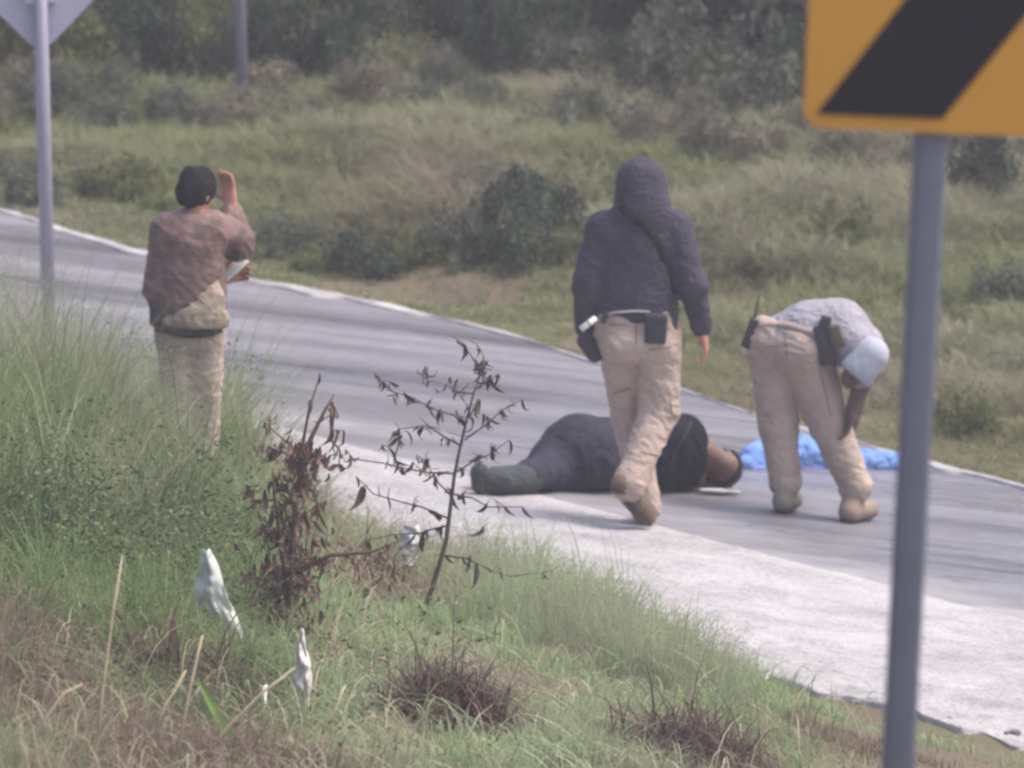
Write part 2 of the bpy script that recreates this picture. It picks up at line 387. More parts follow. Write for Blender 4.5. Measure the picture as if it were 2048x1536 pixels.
cen = cx[ci]+np.stack([rng.normal(0, .11, N), rng.normal(0, .2, N), rng.uniform(.05, .5, N)*(.35+.9*rng.random(len(cx))[ci])], 1)
tone = rng.uniform(.65, 1.25, len(cx))[ci][:, None]
col = lerp((.05, .08, .035), (.16, .2, .085), rng.random(N))*tone
N2 = 9000; qx = rng.uniform(-2.6, 2., N2); qd = rng.uniform(1.5, 21, N2); qy = y_sh(qx)-qd; qp = np.stack([qx, qy, H(qx, qy)], 1); a1, a2 = pix(qp)
w1 = sstep(.45, .62, fbm(qx, qy, 1.1, 140)+.1*sstep(900, 500, a1)*sstep(950, 1150, a2)); sel = (rng.random(N2) < w1) & (a1 < 1000) & (a2 < 1650)
qp = qp[sel]; n = len(qp); qp[:, 2] += rng.uniform(.02, .22, n)
stuff("leaf_litter", [leaf_quads(qp, rng.uniform(.012, .038, n), lerp((.06, .04, .032), (.23, .165, .125), rng.random(n)**1.3))], M_leaf, "scattered dead brown leaves caught in the verge grass", "dead leaves")
stuff("verge_weeds", [leaf_quads(cen, rng.uniform(.014, .034, N), col)], M_leaf, "mass of low leafy green weeds on the high end of the verge", "weeds")

# fine feathery grass standing along the upper edge of the verge
def feather(N, pxf, topf, basef):
    px_ = pxf(N); B = np.array([hit(a, b_, H) for a, b_ in zip(px_, basef(px_, N))]); tp_ = topf(px_, N)
    top = np.array([at_y(a+rng.normal(0, 8), t_, y_) for a, t_, y_ in zip(px_, tp_, B[:, 1])]); hg = top[:, 2]-B[:, 2]; ok = hg > .05; n = ok.sum()
    col = lerp((.24, .26, .16), (.42, .4, .31), rng.random(n))
    a = blades(B[ok], hg[ok], rng.uniform(.0015, .0035, n), rng.uniform(0, 6.28, n), rng.uniform(.03, .3, n), col, 5, .1)
    # tiny spikelets near the tips
    m = n*20; k = rng.integers(0, n, m); t = 1-rng.power(2, m)*.02-rng.random(m)*.32
    cen = B[ok][k]; cen[:, 2] += hg[ok][k]*t; cen[:, :2] += rng.normal(0, .022, (m, 2)); 
    return [a, leaf_quads(cen, rng.uniform(.004, .010, m), lerp((.26, .27, .18), (.4, .39, .3), rng.random(m)), flat=2.)]
fp = feather(2600, lambda n: rng.uniform(-140, 400, n), lambda p, n: 480+.62*np.maximum(p, 0)+rng.gamma(2., 60, n)-40, lambda p, n: 860+.3*p+rng.uniform(0, 120, n))
fp += feather(350, lambda n: rng.uniform(400, 900, n), lambda p, n: 850+.30*(p-400)+rng.gamma(2., 50, n), lambda p, n: 1010+.3*(p-400)+rng.uniform(0, 90, n))
fp += feather(1300, lambda n: rng.uniform(900, 1500, n), lambda p, n: 985+.42*(p-900)+rng.gamma(2., 45, n), lambda p, n: 1170+.36*(p-900)+rng.uniform(0, 80, n))
stuff("feathery_grass", fp, M_grass, "fine feathery pale grass heads standing along the upper edge of the verge", "grass")

# ------------------------------------------------------------------ tubes, boxes
def tube(pts, radii, n=7, cap=True):
    pts = [Vector(p) for p in pts]; V = []; Qd = []; T = []
    prev = None
    for i, p in enumerate(pts):
        t = (pts[min(i+1, len(pts)-1)]-pts[max(i-1, 0)]).normalized()
        if prev is None:
            a = t.orthogonal().normalized()
        else: a = (prev-t*prev.dot(t)).normalized()
        prev = a; b_ = t.cross(a)
        for k in range(n):
            th = 2*math.pi*k/n; V.append(p+(a*math.cos(th)+b_*math.sin(th))*radii[i])
    for i in range(len(pts)-1):
        for k in range(n): Qd.append((i*n+k, i*n+(k+1) % n, (i+1)*n+(k+1) % n, (i+1)*n+k))
    if cap:
        for e, i in ((0, 0), (1, len(pts)-1)):
            c_ = len(V); V.append(pts[i])
            for k in range(n):
                t3 = (c_, i*n+(k+1) % n, i*n+k) if e == 0 else (c_, i*n+k, i*n+(k+1) % n); T.append(t3)
    return np.array([tuple(v) for v in V]), Qd, T
def join(parts):
    V = []; Qd = []; T = []; n = 0
    for v_, q_, t_ in parts:
        V.append(np.asarray(v_)); Qd += [tuple(i+n for i in f) for f in q_]; T += [tuple(i+n for i in f) for f in t_]; n += len(v_)
    return np.concatenate(V), Qd, T
def tube_obj(name, parts, mat, parent=None, origin=(0, 0, 0)):
    v_, q_, t_ = join(parts); return link(name, mk_mesh(name, v_-np.array(origin), q_, t_, smooth=True), mat, parent)
def rbox(name, size, mat, parent, loc, rot=(0, 0, 0), bev=.006):
    bm = bmesh.new(); bmesh.ops.create_cube(bm, size=1); bmesh.ops.scale(bm, vec=size, verts=bm.verts)
    bmesh.ops.bevel(bm, geom=bm.edges[:], offset=min(bev, min(size)*.45), segments=3, affect='EDGES', profile=.5)
    me = bpy.data.meshes.new(name); bm.to_mesh(me); bm.free()
    for p in me.polygons: p.use_smooth = True
    o = link(name, me, mat, parent); o.location = loc; o.rotation_euler = rot; return o

# ------------------------------------------------------------------ shrubs and trees on the bank
M_stem = plain("grey_stem", (.16, .13, .11), .9, 0, .3, 20, .2)
M_bark = plain("dark_bark", (.1, .08, .065), .95, 0, .35, 15, .2)
def shrub_meshes(seed, c1, c2, n=2600, clumps=26, leaf=(.05, .11)):
    r = np.random.default_rng(seed)
    cc = r.normal(size=(clumps, 3)); cc /= np.linalg.norm(cc, axis=1)[:, None]; cc *= (r.random(clumps)**.4)[:, None]*.85
    cc[:, 2] = np.abs(cc[:, 2])*.85+.22; rad = r.uniform(.14, .32, clumps)
    ci = r.integers(0, clumps, n); q = r.normal(size=(n, 3)); q /= np.linalg.norm(q, axis=1)[:, None]
    cen = cc[ci]+q*(rad[ci]*r.random(n)**.35)[:, None]; cen[:, 2] = np.maximum(cen[:, 2], .03)
    tone = r.uniform(.6, 1.3, clumps)[ci][:, None]
    col = lerp(c1, c2, r.random(n))*tone
    v_, q_, t_, c_ = leaf_quads(cen, r.uniform(*leaf, n), col, flat=.8)
    fol = mk_mesh("foliage", v_, q_, None, c_)
    parts = []
    for k in range(9):
        e = cc[k]; p0 = Vector((r.normal(0, .06), r.normal(0, .06), -.05)); p2 = Vector(e); p1 = (p0+p2)/2+Vector((r.normal(0, .06), r.normal(0, .06), .08))
        parts.append(tube([p0, p1, p2, p2+(p2-p1)*.5], [.022, .015, .009, .003], 5))
    v_, q_, t_ = join(parts); st = mk_mesh("stem", v_, q_, t_, smooth=True); st.materials.append(M_stem); fol.materials.append(M_leaf)
    return fol, st
GREY = ((.075, .09, .06), (.17, .175, .13)); OLIVE = ((.08, .1, .035), (.16, .165, .065)); DARK = ((.03, .05, .03), (.075, .1, .06)); STRAW = ((.16, .14, .095), (.26, .225, .165))
SH = {k: [shrub_meshes(200+i*7+j, *c_) for j in range(3)] for i, (k, c_) in enumerate((("grey", GREY), ("olive", OLIVE), ("dark", DARK), ("straw", STRAW)))}
def shrub(kind, loc, sx, sz, label, group, name="shrub"):
    fol, st = random.choice(SH[kind]); o = empty(name, loc, label, "shrub", group)
    o.scale = (sx, sx*random.uniform(.85, 1.1), sz); o.rotation_euler.z = random.uniform(0, 6.28)
    link("foliage", fol, None, o); link("stem", st, None, o); return o
# single bushes seen on the bank: (base pixel, half width px, height px, kind, label)
for px_, py_, wpx, hpx, kd, lab in [
    (1000, 565, 115, 190, "dark", "dark green bush filling the lower gully, biggest on the grassy bank"),
    (1075, 490, 120, 170, "dark", "broad dark bush in the middle of the gully"),
    (905, 565, 95, 170, "grey", "pale twiggy grey bush at the lower mouth of the gully"),
    (1185, 425, 150, 130, "olive", "wide yellow green bush overhanging the head of the gully"),
    (960, 440, 130, 120, "grey", "fluffy grey bush on the slope above the gully"),
    (840, 555, 90, 120, "olive", "green bush tucked between the grey bush and the low dark bush"),
    (1030, 400, 150, 110, "olive", "broad olive bush spread over the slope behind the gully"),
    (1100, 460, 110, 120, "grey", "grey leafy bush leaning over the gully's far side"),
    (730, 575, 105, 130, "dark", "low dark bush beside the bare soil patch at the road edge"),
    (640, 560, 80, 80, "olive", "little green bush at the road edge next to the low dark bush"),
    (570, 535, 95, 115, "grey", "brownish grey bush between the soil patch and the brown jacketed person"),
    (1125, 560, 60, 110, "olive", "small green bush on the grassy mound beside the gully"),
    (1680, 525, 95, 150, "olive", "green bush above the bending person's back"),
    (1960, 430, 130, 210, "dark", "dark green bush standing behind the yellow chevron sign post"),
    (2010, 640, 110, 130, "grey", "grey green bush low on the bank beyond the chevron sign post"),
    (60, 430, 90, 110, "grey", "low scrubby bush beside the diamond sign's post"),
    (250, 420, 120, 110, "olive", "low olive bush on the bank behind the brown jacketed person"),
    (1930, 890, 110, 120, "olive", "low leafy bush at the road edge beyond the blue bundle")]:
    p = hit(px_, py_, H); sc_ = F/(p[1]-CAM[1])
    shrub(kd, (p[0], p[1]+.3, p[2]-.03), wpx/sc_, hpx/sc_, lab, "bushes on the grassy bank", "bush")
KL = {"grey": "grey green", "straw": "pale straw toned", "olive": "yellow olive", "dark": "dark green"}
for i in range(46):
    px_ = random.uniform(-80, 2120); lo_ = np.interp(px_, [0, 800, 1400, 2048], [360, 540, 640, 820]); py_ = random.uniform(330, lo_)
    p = hit(px_, py_, H); sc_ = F/(p[1]-CAM[1]); kd = random.choice(["grey", "straw", "olive", "grey"])
    shrub(kd, (p[0], p[1], p[2]-.03), random.uniform(40, 85)/sc_, random.uniform(30, 70)/sc_, KL[kd]+" knee high shrub scattered over the open grassy bank", "low shrubs scattered on the bank, "+KL[kd], "low_shrub")
# straw tussock shrubs and scrub band higher on the bank
def base_line(p): return np.interp(p, [0, 500, 900, 1200, 1600, 2048], [225, 250, 225, 285, 335, 350])
for i in range(52):
    px_ = -150+i*46+random.uniform(-30, 30)
    p = hit(px_, base_line(px_)+random.uniform(-25, 40), H); sc_ = F/(p[1]-CAM[1])
    kd = random.choice(["grey", "straw", "grey", "straw", "grey"])
    shrub(kd, (p[0], p[1], p[2]-.03), random.uniform(65, 110)/sc_, random.uniform(80, 140)/sc_,
          KL[kd]+" scrub shrub in the low front row of the thicket", "front row of thicket shrubs, "+KL[kd])
for i in range(44):
    px_ = -170+i*54+random.uniform(-30, 30)
    p = hit(px_, base_line(px_)-25, H); sc_ = F/(p[1]-CAM[1])
    kd = random.choice(["dark", "grey", "olive", "dark"] if px_ > 620 else ["dark", "dark", "olive"])
    shrub(kd, (p[0], p[1]+random.uniform(.6, 1.8), p[2]), random.uniform(90, 150)/sc_, random.uniform(140, 300)/sc_,
          KL[kd]+" leafy shrub standing in the middle row of the thicket", "middle row of thicket shrubs, "+KL[kd])
for i in range(40):
    px_ = -250+i*65+random.uniform(-30, 30); p = hit(px_, base_line(px_)-25, H); yy = p[1]+random.uniform(2.4, 5)
    x_ = at_y(px_, 100, yy)[0]; z_ = float(H(x_, yy))
    kd = random.choice(["dark", "dark", "grey", "olive"])
    shrub(kd, (x_, yy, z_-.05), random.uniform(.5, .9), random.uniform(1., 1.8), KL[kd]+" tall shrub in the back row of the thicket", "back row of thicket shrubs, "+KL[kd])
# trees
def tree_meshes(seed):
    r = np.random.default_rng(seed); h = 4.6
    parts = [tube([(0, 0, -.3), (.05, 0, .8), (-.06, .05, 2.), (.1, 0, 3.4), (.05, .05, h)], [.15, .12, .1, .06, .02], 9)]
    cc = []
    for k in range(11):
        a = r.uniform(0, 6.28); z0 = r.uniform(1.2, 3.6); L = r.uniform(.9, 1.9)
        e = Vector((math.cos(a)*L, math.sin(a)*L, z0+L*.7)); s = Vector((0, 0, z0))
        parts.append(tube([s, (s+e)/2+Vector((0, 0, -.06)), e], [.06, .04, .012], 6)); cc.append(e); cc.append((s+e)/2+Vector((0, 0, .3)))
    cc = np.array([tuple(c_) for c_ in cc]); n = 5200; rad = r.uniform(.35, .75, len(cc)); ci = r.integers(0, len(cc), n)
    q = r.normal(size=(n, 3)); q /= np.linalg.norm(q, axis=1)[:, None]
    cen = cc[ci]+q*(rad[ci]*r.random(n)**.35)[:, None]
    col = lerp((.03, .05, .025), (.085, .11, .05), r.random(n))*r.uniform(.6, 1.3, len(cc))[ci][:, None]
    v_, q_, t_, c_ = leaf_quads(cen, r.uniform(.09, .17, n), col, flat=.8)
    cr = mk_mesh("crown", v_, q_, None, c_); cr.materials.append(M_leaf)
    v_, q_, t_ = join(parts); tr = mk_mesh("trunk", v_, q_, t_, smooth=True); tr.materials.append(M_bark); return tr, cr
TR = [tree_meshes(5), tree_meshes(6)]
for i in range(17):
    px_ = -250+i*155+random.uniform(-40, 40); yy = random.uniform(20, 26) if i % 2 else random.uniform(17.5, 20)
    x_ = at_y(px_, 50, yy)[0]
    o = empty("tree", (x_, yy, float(H(x_, yy))-.05), "tall dark tree rising behind the thicket on the bank", "tree", "trees behind the thicket")
    s = random.uniform(.85, 1.25); o.scale = (s, s, s); o.rotation_euler.z = random.uniform(0, 6.28)
    tr, cr = random.choice(TR); link("trunk", tr, None, o); link("crown", cr, None, o)

# ------------------------------------------------------------------ signs and posts
M_galv = plain("painted_grey_post", (.115, .122, .165), .55, .0, .08, 6, .4)
M_pale = plain("galvanised_post", (.23, .22, .285), .5, .1, .08, 6, .4)
M_alu = plain("sign_back_metal", (.36, .35, .45), .5, .2, .06, 5, .4)
M_yel = plain("amber_sheeting", (.52, .25, .03), .5, 0, .06, 3, .4)
M_blk = plain("black_sheeting", (.011, .010, .014), .6, 0, .1, 3, .2)
def rounded_poly(pts, r, n=6):
    out = []; L = len(pts)
    for i in range(L):
        p = Vector(pts[i]); a = (Vector(pts[i-1])-p).normalized(); b_ = (Vector(pts[(i+1) % L])-p).normalized()
        ang = a.angle(b_); t = r/math.tan(ang/2); c_ = p+(a+b_).normalized()*(r/math.sin(ang/2))
        s = (p+a*t-c_); e = (p+b_*t-c_)
        for k in range(n+1):
            q = s.lerp(e, k/n).normalized()*r; out.append(tuple(c_+q))
    return out
def plate(name, pts2, thick, mat, parent, y=0.):
    n = len(pts2); V = [(x, y-thick/2, z) for x, z in pts2]+[(x, y+thick/2, z) for x, z in pts2]
    me = bpy.data.meshes.new(name); me.from_pydata(V, [], [list(range(n)), list(range(2*n-1, n-1, -1))]+[(i, i+n, (i+1) % n+n, (i+1) % n) for i in range(n)])
    bm = bmesh.new(); bm.from_mesh(me); bmesh.ops.recalc_face_normals(bm, faces=bm.faces); bm.to_mesh(me); bm.free()
    return link(name, me, mat, parent)
# chevron sign, about 29 m from the camera
SY = CAM[1]+28.75; S_ = F/28.75
cb = at_y(1862, 262, SY); x_, z_ = cb[0], cb[2]
gz = float(H(x_-.06, SY))
o = empty("chevron_sign", (x_, SY, z_), "yellow chevron road sign with black arrow on a grey post", "road sign")
o.rotation_euler = (0, math.radians(2.75), math.radians(4))
W_, H_ = .60, .75
plate("sign_panel", rounded_poly([(-W_/2, 0), (W_/2, 0), (W_/2, H_), (-W_/2, H_)], .045), .004, M_yel, o, -.04)
bo = .033; hw = .29
lo = [(-.27, bo), (.02, bo), (.27, H_/2), (.02, H_-bo), (-.27, H_-bo), (-.03, H_/2)]
plate("chevron_arrow", lo, .002, M_blk, o, -.0445)
po = rbox("post", (.074, .06, H_-.03-(gz-z_-.3)), M_galv, o, (0, 0, (H_-.03+gz-z_-.3)/2), bev=.012)
for zz in (.14, .60):
    rbox("bracket", (.12, .064, .03), M_galv, o, (0, -.0045, zz), bev=.004)
# diamond warning sign seen from behind
DY = float(hit(100, 720, H)[1]); b0 = at_y(99, 720, DY); gz = float(H(b0[0], DY)); b0 = np.array([b0[0], DY, gz]); tp = at_y(84, 102, DY)
o = empty("diamond_sign", b0, "grey back of a diamond road sign on its post at the road's upper end", "road sign")
o.rotation_euler = (0, math.atan2(tp[0]-b0[0], tp[2]-b0[2]), math.radians(6))
hz = tp[2]-b0[2]; r_ = .45
plate("sign_panel", [(x, z+hz+r_) for x, z in rounded_poly([(0, -r_-.02), (r_+.02, 0), (0, r_+.02), (-r_-.02, 0)], .085)], .004, M_alu, o, .045)
link("post", mk_mesh("post", *tube([(0, 0, -.3), (0, 0, hz+2*r_-.1)], [.034, .034], 16), smooth=True), M_pale, o)
for zz in (hz+.25, hz+.68): rbox("bracket", (.16, .06, .03), M_alu, o, (0, .02, zz), bev=.004)
# bare pole on the bank
pb = hit(487, 245, H); sc_ = F/(pb[1]-CAM[1])
o = empty("metal_pole", pb, "bare grey metal pole standing on the bank in front of the thicket", "pole")
o.rotation_euler = (0, math.radians(-1.6), 0)
link("shaft", mk_mesh("shaft", *tube([(0, 0, -.3), (0, 0, 1.4), (0, 0, 2.9)], [.033, .033, .033], 16), smooth=True), M_pale, o)
link("cap", mk_mesh("cap", *tube([(0, 0, 2.9), (0, 0, 2.93), (0, 0, 2.95)], [.038, .038, .02], 16), smooth=True), M_galv, o)
link("collar", mk_mesh("collar", *tube([(0, 0, -.02), (0, 0, .05)], [.06, .05], 16), smooth=True), plain("concrete_footing", (.3, .29, .28), .9), o)

# ------------------------------------------------------------------ signed distance modelling for the figures
def cone(a, b_, r1, r2=None, flat=None, k=None):
    """tapered capsule; flat=(axis, factor) squashes it along an axis"""
    return dict(a=np.asarray(a, float), b=np.asarray(b_, float), r1=r1, r2=r1 if r2 is None else r2, flat=flat, k=k)
def sdf_mesh(prims, res=.009, k=.03, cut=None):
    pad = .05
    lo = np.min([np.minimum(p["a"], p["b"])-max(p["r1"], p["r2"]) for p in prims], 0)-pad
    hi = np.max([np.maximum(p["a"], p["b"])+max(p["r1"], p["r2"]) for p in prims], 0)+pad
    n = np.ceil((hi-lo)/res).astype(int)+1
    G = np.full(n, 1.0, np.float32)
    ax = [lo[i]+np.arange(n[i])*res for i in range(3)]
    for p in prims:
        kk = p["k"] or k; rr = max(p["r1"], p["r2"])+kk+3*res
        i0 = np.maximum(np.floor((np.minimum(p["a"], p["b"])-rr-lo)/res).astype(int), 0)
        i1 = np.minimum(np.ceil((np.maximum(p["a"], p["b"])+rr-lo)/res).astype(int)+1, n)
        sl = tuple(slice(i0[i], i1[i]) for i in range(3))
        gx_, gy_, gz_ = np.meshgrid(*[ax[i][sl[i]] for i in range(3)], indexing='ij')
        q = np.stack([gx_, gy_, gz_], -1)-p["a"]; ba = p["b"]-p["a"]
        if p["flat"] is not None:
            nv, f = p["flat"]; nv = np.asarray(nv, float)/np.linalg.norm(nv)
            q = q+nv*((q@nv)*(1/f-1))[..., None]; ba = ba+nv*(ba@nv)*(1/f-1)
        L2 = ba@ba
        t = np.clip((q@ba)/L2, 0, 1) if L2 > 1e-9 else np.zeros(q.shape[:3])
        d = np.linalg.norm(q-t[..., None]*ba, axis=-1)-(p["r1"]+(p["r2"]-p["r1"])*t)
        g = G[sl]; h_ = np.clip(.5+.5*(g-d)/kk, 0, 1)
        G[sl] = g*(1-h_)+d*h_-kk*h_*(1-h_)
    if cut is not None:
        for (pt, nrm) in cut:      # keep the side the normal points away from
            nrm = np.asarray(nrm, float)/np.linalg.norm(nrm)
            gx_, gy_, gz_ = np.meshgrid(*ax, indexing='ij')
            pl = (gx_-pt[0])*nrm[0]+(gy_-pt[1])*nrm[1]+(gz_-pt[2])*nrm[2]
            G = np.maximum(G, pl)
    return nets(G, lo, res)
def nets(G, lo, res):
    s = G < 0; n = G.shape
    c8 = [(i, j, k) for i in (0, 1) for j in (0, 1) for k in (0, 1)]
    sub = lambda A, i, j, k: A[i:n[0]-1+i, j:n[1]-1+j, k:n[2]-1+k]
    cnt = sum(sub(s, *c_).astype(np.int8) for c_ in c8); act = (cnt > 0) & (cnt < 8)
    vid = np.full(act.shape, -1, np.int64); A = np.argwhere(act); vid[act] = np.arange(len(A))
    acc = np.zeros((len(A), 3)); w = np.zeros(len(A))
    for a in c8:
        for d_ in range(3):
            if a[d_]: continue
            b_ = list(a); b_[d_] = 1
            va = G[A[:, 0]+a[0], A[:, 1]+a[1], A[:, 2]+a[2]]; vb = G[A[:, 0]+b_[0], A[:, 1]+b_[1], A[:, 2]+b_[2]]
            m_ = (va < 0) != (vb < 0); t = np.where(m_, va/(va-vb+1e-12), 0)
            p = np.repeat(np.array(a, float)[None], len(A), 0); p[:, d_] += t
            acc += p*m_[:, None]; w += m_
    V = lo+(A+acc/w[:, None])*res
    Qd = []
    for d_ in range(3):
        u, v_ = (d_+1) % 3, (d_+2) % 3
        sa = [slice(1, n[i]-1) for i in range(3)]; sa[d_] = slice(0, n[d_]-1)
        sb = list(sa); sb[d_] = slice(1, n[d_])
        x = s[tuple(sa)] != s[tuple(sb)]; E = np.argwhere(x)+np.array([sa[i].start for i in range(3)])
        inside = s[E[:, 0], E[:, 1], E[:, 2]]
        off = np.zeros((4, 3), int); off[1, u] = -1; off[2, u] = -1; off[2, v_] = -1; off[3, v_] = -1
        q = np.stack([vid[tuple((E+o_).T)] for o_ in off], 1)
        q[~inside] = q[~inside][:, ::-1]
        q = q[(q >= 0).all(1)]; Qd.append(q)
    return V, np.concatenate(Qd)[:, ::-1] if False else np.concatenate(Qd)
def vnormals(V, Qd):
    a, b_, c_, d_ = (V[Qd[:, i]] for i in range(4)); nn = np.cross(c_-a, d_-b_)
    N_ = np.zeros_like(V)
    for i in range(4): np.add.at(N_, Qd[:, i], nn)
    return N_/(np.linalg.norm(N_, axis=1)[:, None]+1e-9)
def smooth(V, Qd, it=2, lam=.5):
    for _ in range(it):
        S = np.zeros_like(V); cnt = np.zeros(len(V))
        for i in range(4):
            for j in ((i+1) % 4, (i+3) % 4):
                np.add.at(S, Qd[:, i], V[Qd[:, j]]); np.add.at(cnt, Qd[:, i], 1)
        V = V*(1-lam)+S/np.maximum(cnt, 1)[:, None]*lam
    return V
def wrinkle(V, Qd, amp, freq=(7, 7, 12), ridge=.6, seed=0.):
    Nn = vnormals(V, Qd); out = np.empty(len(V))
    fx, fy, fz = freq
    for i, p in enumerate(V):
        q = Vector((p[0]*fx+seed, p[1]*fy, p[2]*fz+p[0]*fx*.5))
        a = mnoise.noise(q); b_ = 1-abs(mnoise.noise(q*1.9+Vector((7, 3, 1))))*2
        m_ = .35+1.3*max(0., mnoise.noise(Vector((p[0]*3.1+seed, p[1]*3.1, p[2]*4.3)))+.35)
        out[i] = (a*(1-ridge)+ridge*b_*.7)*m_
    return V+Nn*(out*amp)[:, None]
def garment(name, prims, mat, parent, res=.009, k=.03, amp=.006, freq=(7, 7, 12), cut=None, sm=2, seed=0., keep=None):
    V, Qd = sdf_mesh(prims, res, k, cut)
    V = smooth(V, Qd, sm)
    if amp: V = wrinkle(V, Qd, amp, freq, seed=seed)
    if keep is not None: keep[name] = BVHTree.FromPolygons([tuple(v) for v in V], [tuple(int(i) for i in q) for q in Qd])
    org = np.array(parent.location) if parent is not None else np.zeros(3)
    return link(name, mk_mesh(name, V-org, Qd, smooth=True), mat, parent)
def ribbon(name, bvhs, pts, width, mat, parent, off=.006, thick=.004, n=22):
    """a strap lying on a garment's surface"""
    pts = np.array(pts, float); seg = np.concatenate([[0], np.cumsum(np.linalg.norm(np.diff(pts, axis=0), axis=1))])
    P = [];
    for t in np.linspace(0, seg[-1], n):
        px_, py_ = np.interp(t, seg, pts[:, 0]), np.interp(t, seg, pts[:, 1]); best = None
        for bv in bvhs:
            h_ = bv.ray_cast(Vector(CAM), Vector(ray(px_, py_)))
            if h_[0] is not None and (best is None or h_[3] < best[1]): best = (h_[0], h_[3], h_[1])
        if best: P.append((best[0], best[2] if best[2].y < 0 else -best[2]))
    V = []; Qd = []
    for i, (p, nn) in enumerate(P):
        t = (P[min(i+1, len(P)-1)][0]-P[max(i-1, 0)][0]).normalized(); nn = (nn+Vector((0, -.8, .1))).normalized(); s = t.cross(nn).normalized()*width/2
        c0 = p+nn*off
        V += [c0-s, c0+s, c0+s-nn*(thick+off), c0-s-nn*(thick+off)]
    for i in range(len(P)-1):
        for k in range(4): Qd.append((4*i+k, 4*i+(k+1) % 4, 4*i+4+(k+1) % 4, 4*i+4+k))
    org = np.array(parent.location)
    return link(name, mk_mesh(name, np.array([tuple(v) for v in V])-org, Qd, smooth=False), mat, parent)
U = lambda v: np.asarray(v, float)/np.linalg.norm(v)
def head_prims(c, up, fwd, s=1.):
    """skull, jaw, nose, ears, brow, lips; c = centre of the skull"""
    c = np.asarray(c, float); up = U(up); fwd = U(np.asarray(fwd, float)-up*np.dot(fwd, up)); r_ = np.cross(fwd, up)
    P = lambda f, u_, x: c+(fwd*f+up*u_+r_*x)*s
    L = [cone(P(-.02, .02, 0), P(.015, .025, 0), .086*s, .083*s, (r_, .86)),
         cone(P(.02, -.03, 0), P(.045, -.085, 0), .062*s, .036*s, (r_, .95)),
         cone(P(-.02, -.05, 0), P(-.015, -.13, 0), .055*s, .056*s),
         cone(P(.088, .0, 0), P(.108, -.032, 0), .008*s, .014*s, k=.012), cone(P(.078, .018, -.03), P(.078, .018, .03), .012*s, k=.015),
         cone(P(.078, -.062, -.016), P(.078, -.062, .016), .008*s, k=.01)]
    for sx in (-1, 1): L.append(cone(P(-.008, .012, sx*.076), P(-.012, -.022, sx*.078), .018*s, .012*s, (r_, .4), k=.008))
    eyes = [P(.074, .002, sx*.03) for sx in (-1, 1)]
    return L, eyes
def hair_prims(c, up, fwd, s=1., low=-.03):
    c = np.asarray(c, float); up = U(up); fwd = U(np.asarray(fwd, float)-up*np.dot(fwd, up)); r_ = np.cross(fwd, up)
    P = lambda f, u_, x: c+(fwd*f+up*u_+r_*x)*s
    return [cone(P(-.028, .03, 0), P(.012, .04, 0), .094*s, .09*s, (r_, .9)), cone(P(-.045, low, 0), P(-.03, .02, 0), .074*s, .08*s, (r_, .95)),
            cone(P(.03, .085, -.03), P(.02, .09, .03), .035*s)]
def hand_prims(w, d, side, nrm, curl=.5, s=1.):
    """wrist, direction, thumb side, palm normal"""
    w = np.asarray(w, float); d = U(d); side = U(np.asarray(side, float)-d*np.dot(side, d)); nrm = U(np.cross(d, side))*(1 if np.dot(np.cross(d, side), nrm) > 0 else -1)
    L = [cone(w, w+d*.03*s, .026*s, .03*s, (nrm, .7)), cone(w+d*.04*s+side*.018*s, w+d*.085*s+side*.022*s, .023*s, .019*s, (nrm, .7)),
         cone(w+d*.04*s-side*.014*s, w+d*.08*s-side*.02*s, .024*s, .019*s, (nrm, .7))]
    for off, ln in ((.033, .072), (.011, .08), (-.011, .074), (-.032, .058)):
        p = w+d*.088*s+side*off*s; dirn = d
        for q, fr in enumerate((.42, .33, .25)):
            a = curl*(.55+.45*q); dirn = U(dirn*math.cos(a)+nrm*math.sin(a)) if q or True else dirn
            e = p+dirn*ln*fr*s; L.append(cone(p, e, (.0095-.001*q)*s, (.009-.001*q)*s, k=.006)); p = e
    p = w+d*.028*s+side*.03*s
    for q, fr in enumerate((.035, .03)):
        dirn = U(d*(.65+.25*q)+side*(.7-.45*q)+nrm*.35); e = p+dirn*fr*s; L.append(cone(p, e, .0115*s, .0095*s, k=.01)); p = e
    return L
M_skin_d = plain("brown_skin", (.14, .08, .065), .6, 0, .12, 20, .35)
M_skin_r = plain("flushed_skin", (.42, .19, .14), .6, 0, .12, 20, .35)
M_eye = plain("eye_dark", (.03, .025, .02), .2)
M_hair = cloth("black_hair", (.012, .011, .014), .3, .95, None, 60, 180)
M_tan = cloth("tan_trousers", (.4, .315, .27), .1, .9, (.33, .255, .215), 9, 260, .35)
M_shoe = plain("tan_suede_boot", (.13, .088, .064), .85, 0, .2, 20, .2)
M_sole = plain("rubber_sole", (.05, .042, .038), .8)
M_hood = cloth("charcoal_fleece", (.052, .047, .066), .12, .95, (.04, .036, .052), 12, 400)
M_brown = cloth("brown_jacket", (.22, .135, .125), .2, .5, (.085, .055, .05), 8, 260, .15)
M_flap = cloth("khaki_flap", (.31, .25, .195), .15, .9, (.25, .2, .155), 10, 260, .25)
M_white = plain("white_trim", (.62, .6, .62), .7, 0, .08)
M_paper = plain("white_paper", (.78, .76, .74), .7, 0, .05)
M_gear = plain("black_gear", (.022, .02, .028), .6, 0, .25, 30)
M_shirt = cloth("pale_grey_shirt", (.31, .295, .34), .1, .9, (.25, .24, .28), 10)
M_cap = cloth("pale_blue_cap", (.35, .365, .43), .04, .9, (.32, .335, .4), 18, 260, .12)
M_navy = cloth("dark_navy_jacket", (.014, .0145, .024), .2, .9, (.009, .0095, .016), 6, 260, .6)
M_navy.node_tree.nodes['Principled BSDF'].inputs['Specular IOR Level'].default_value = .05
M_slate = cloth("slate_trousers", (.055, .065, .068), .15, .9, (.04, .047, .05), 10)
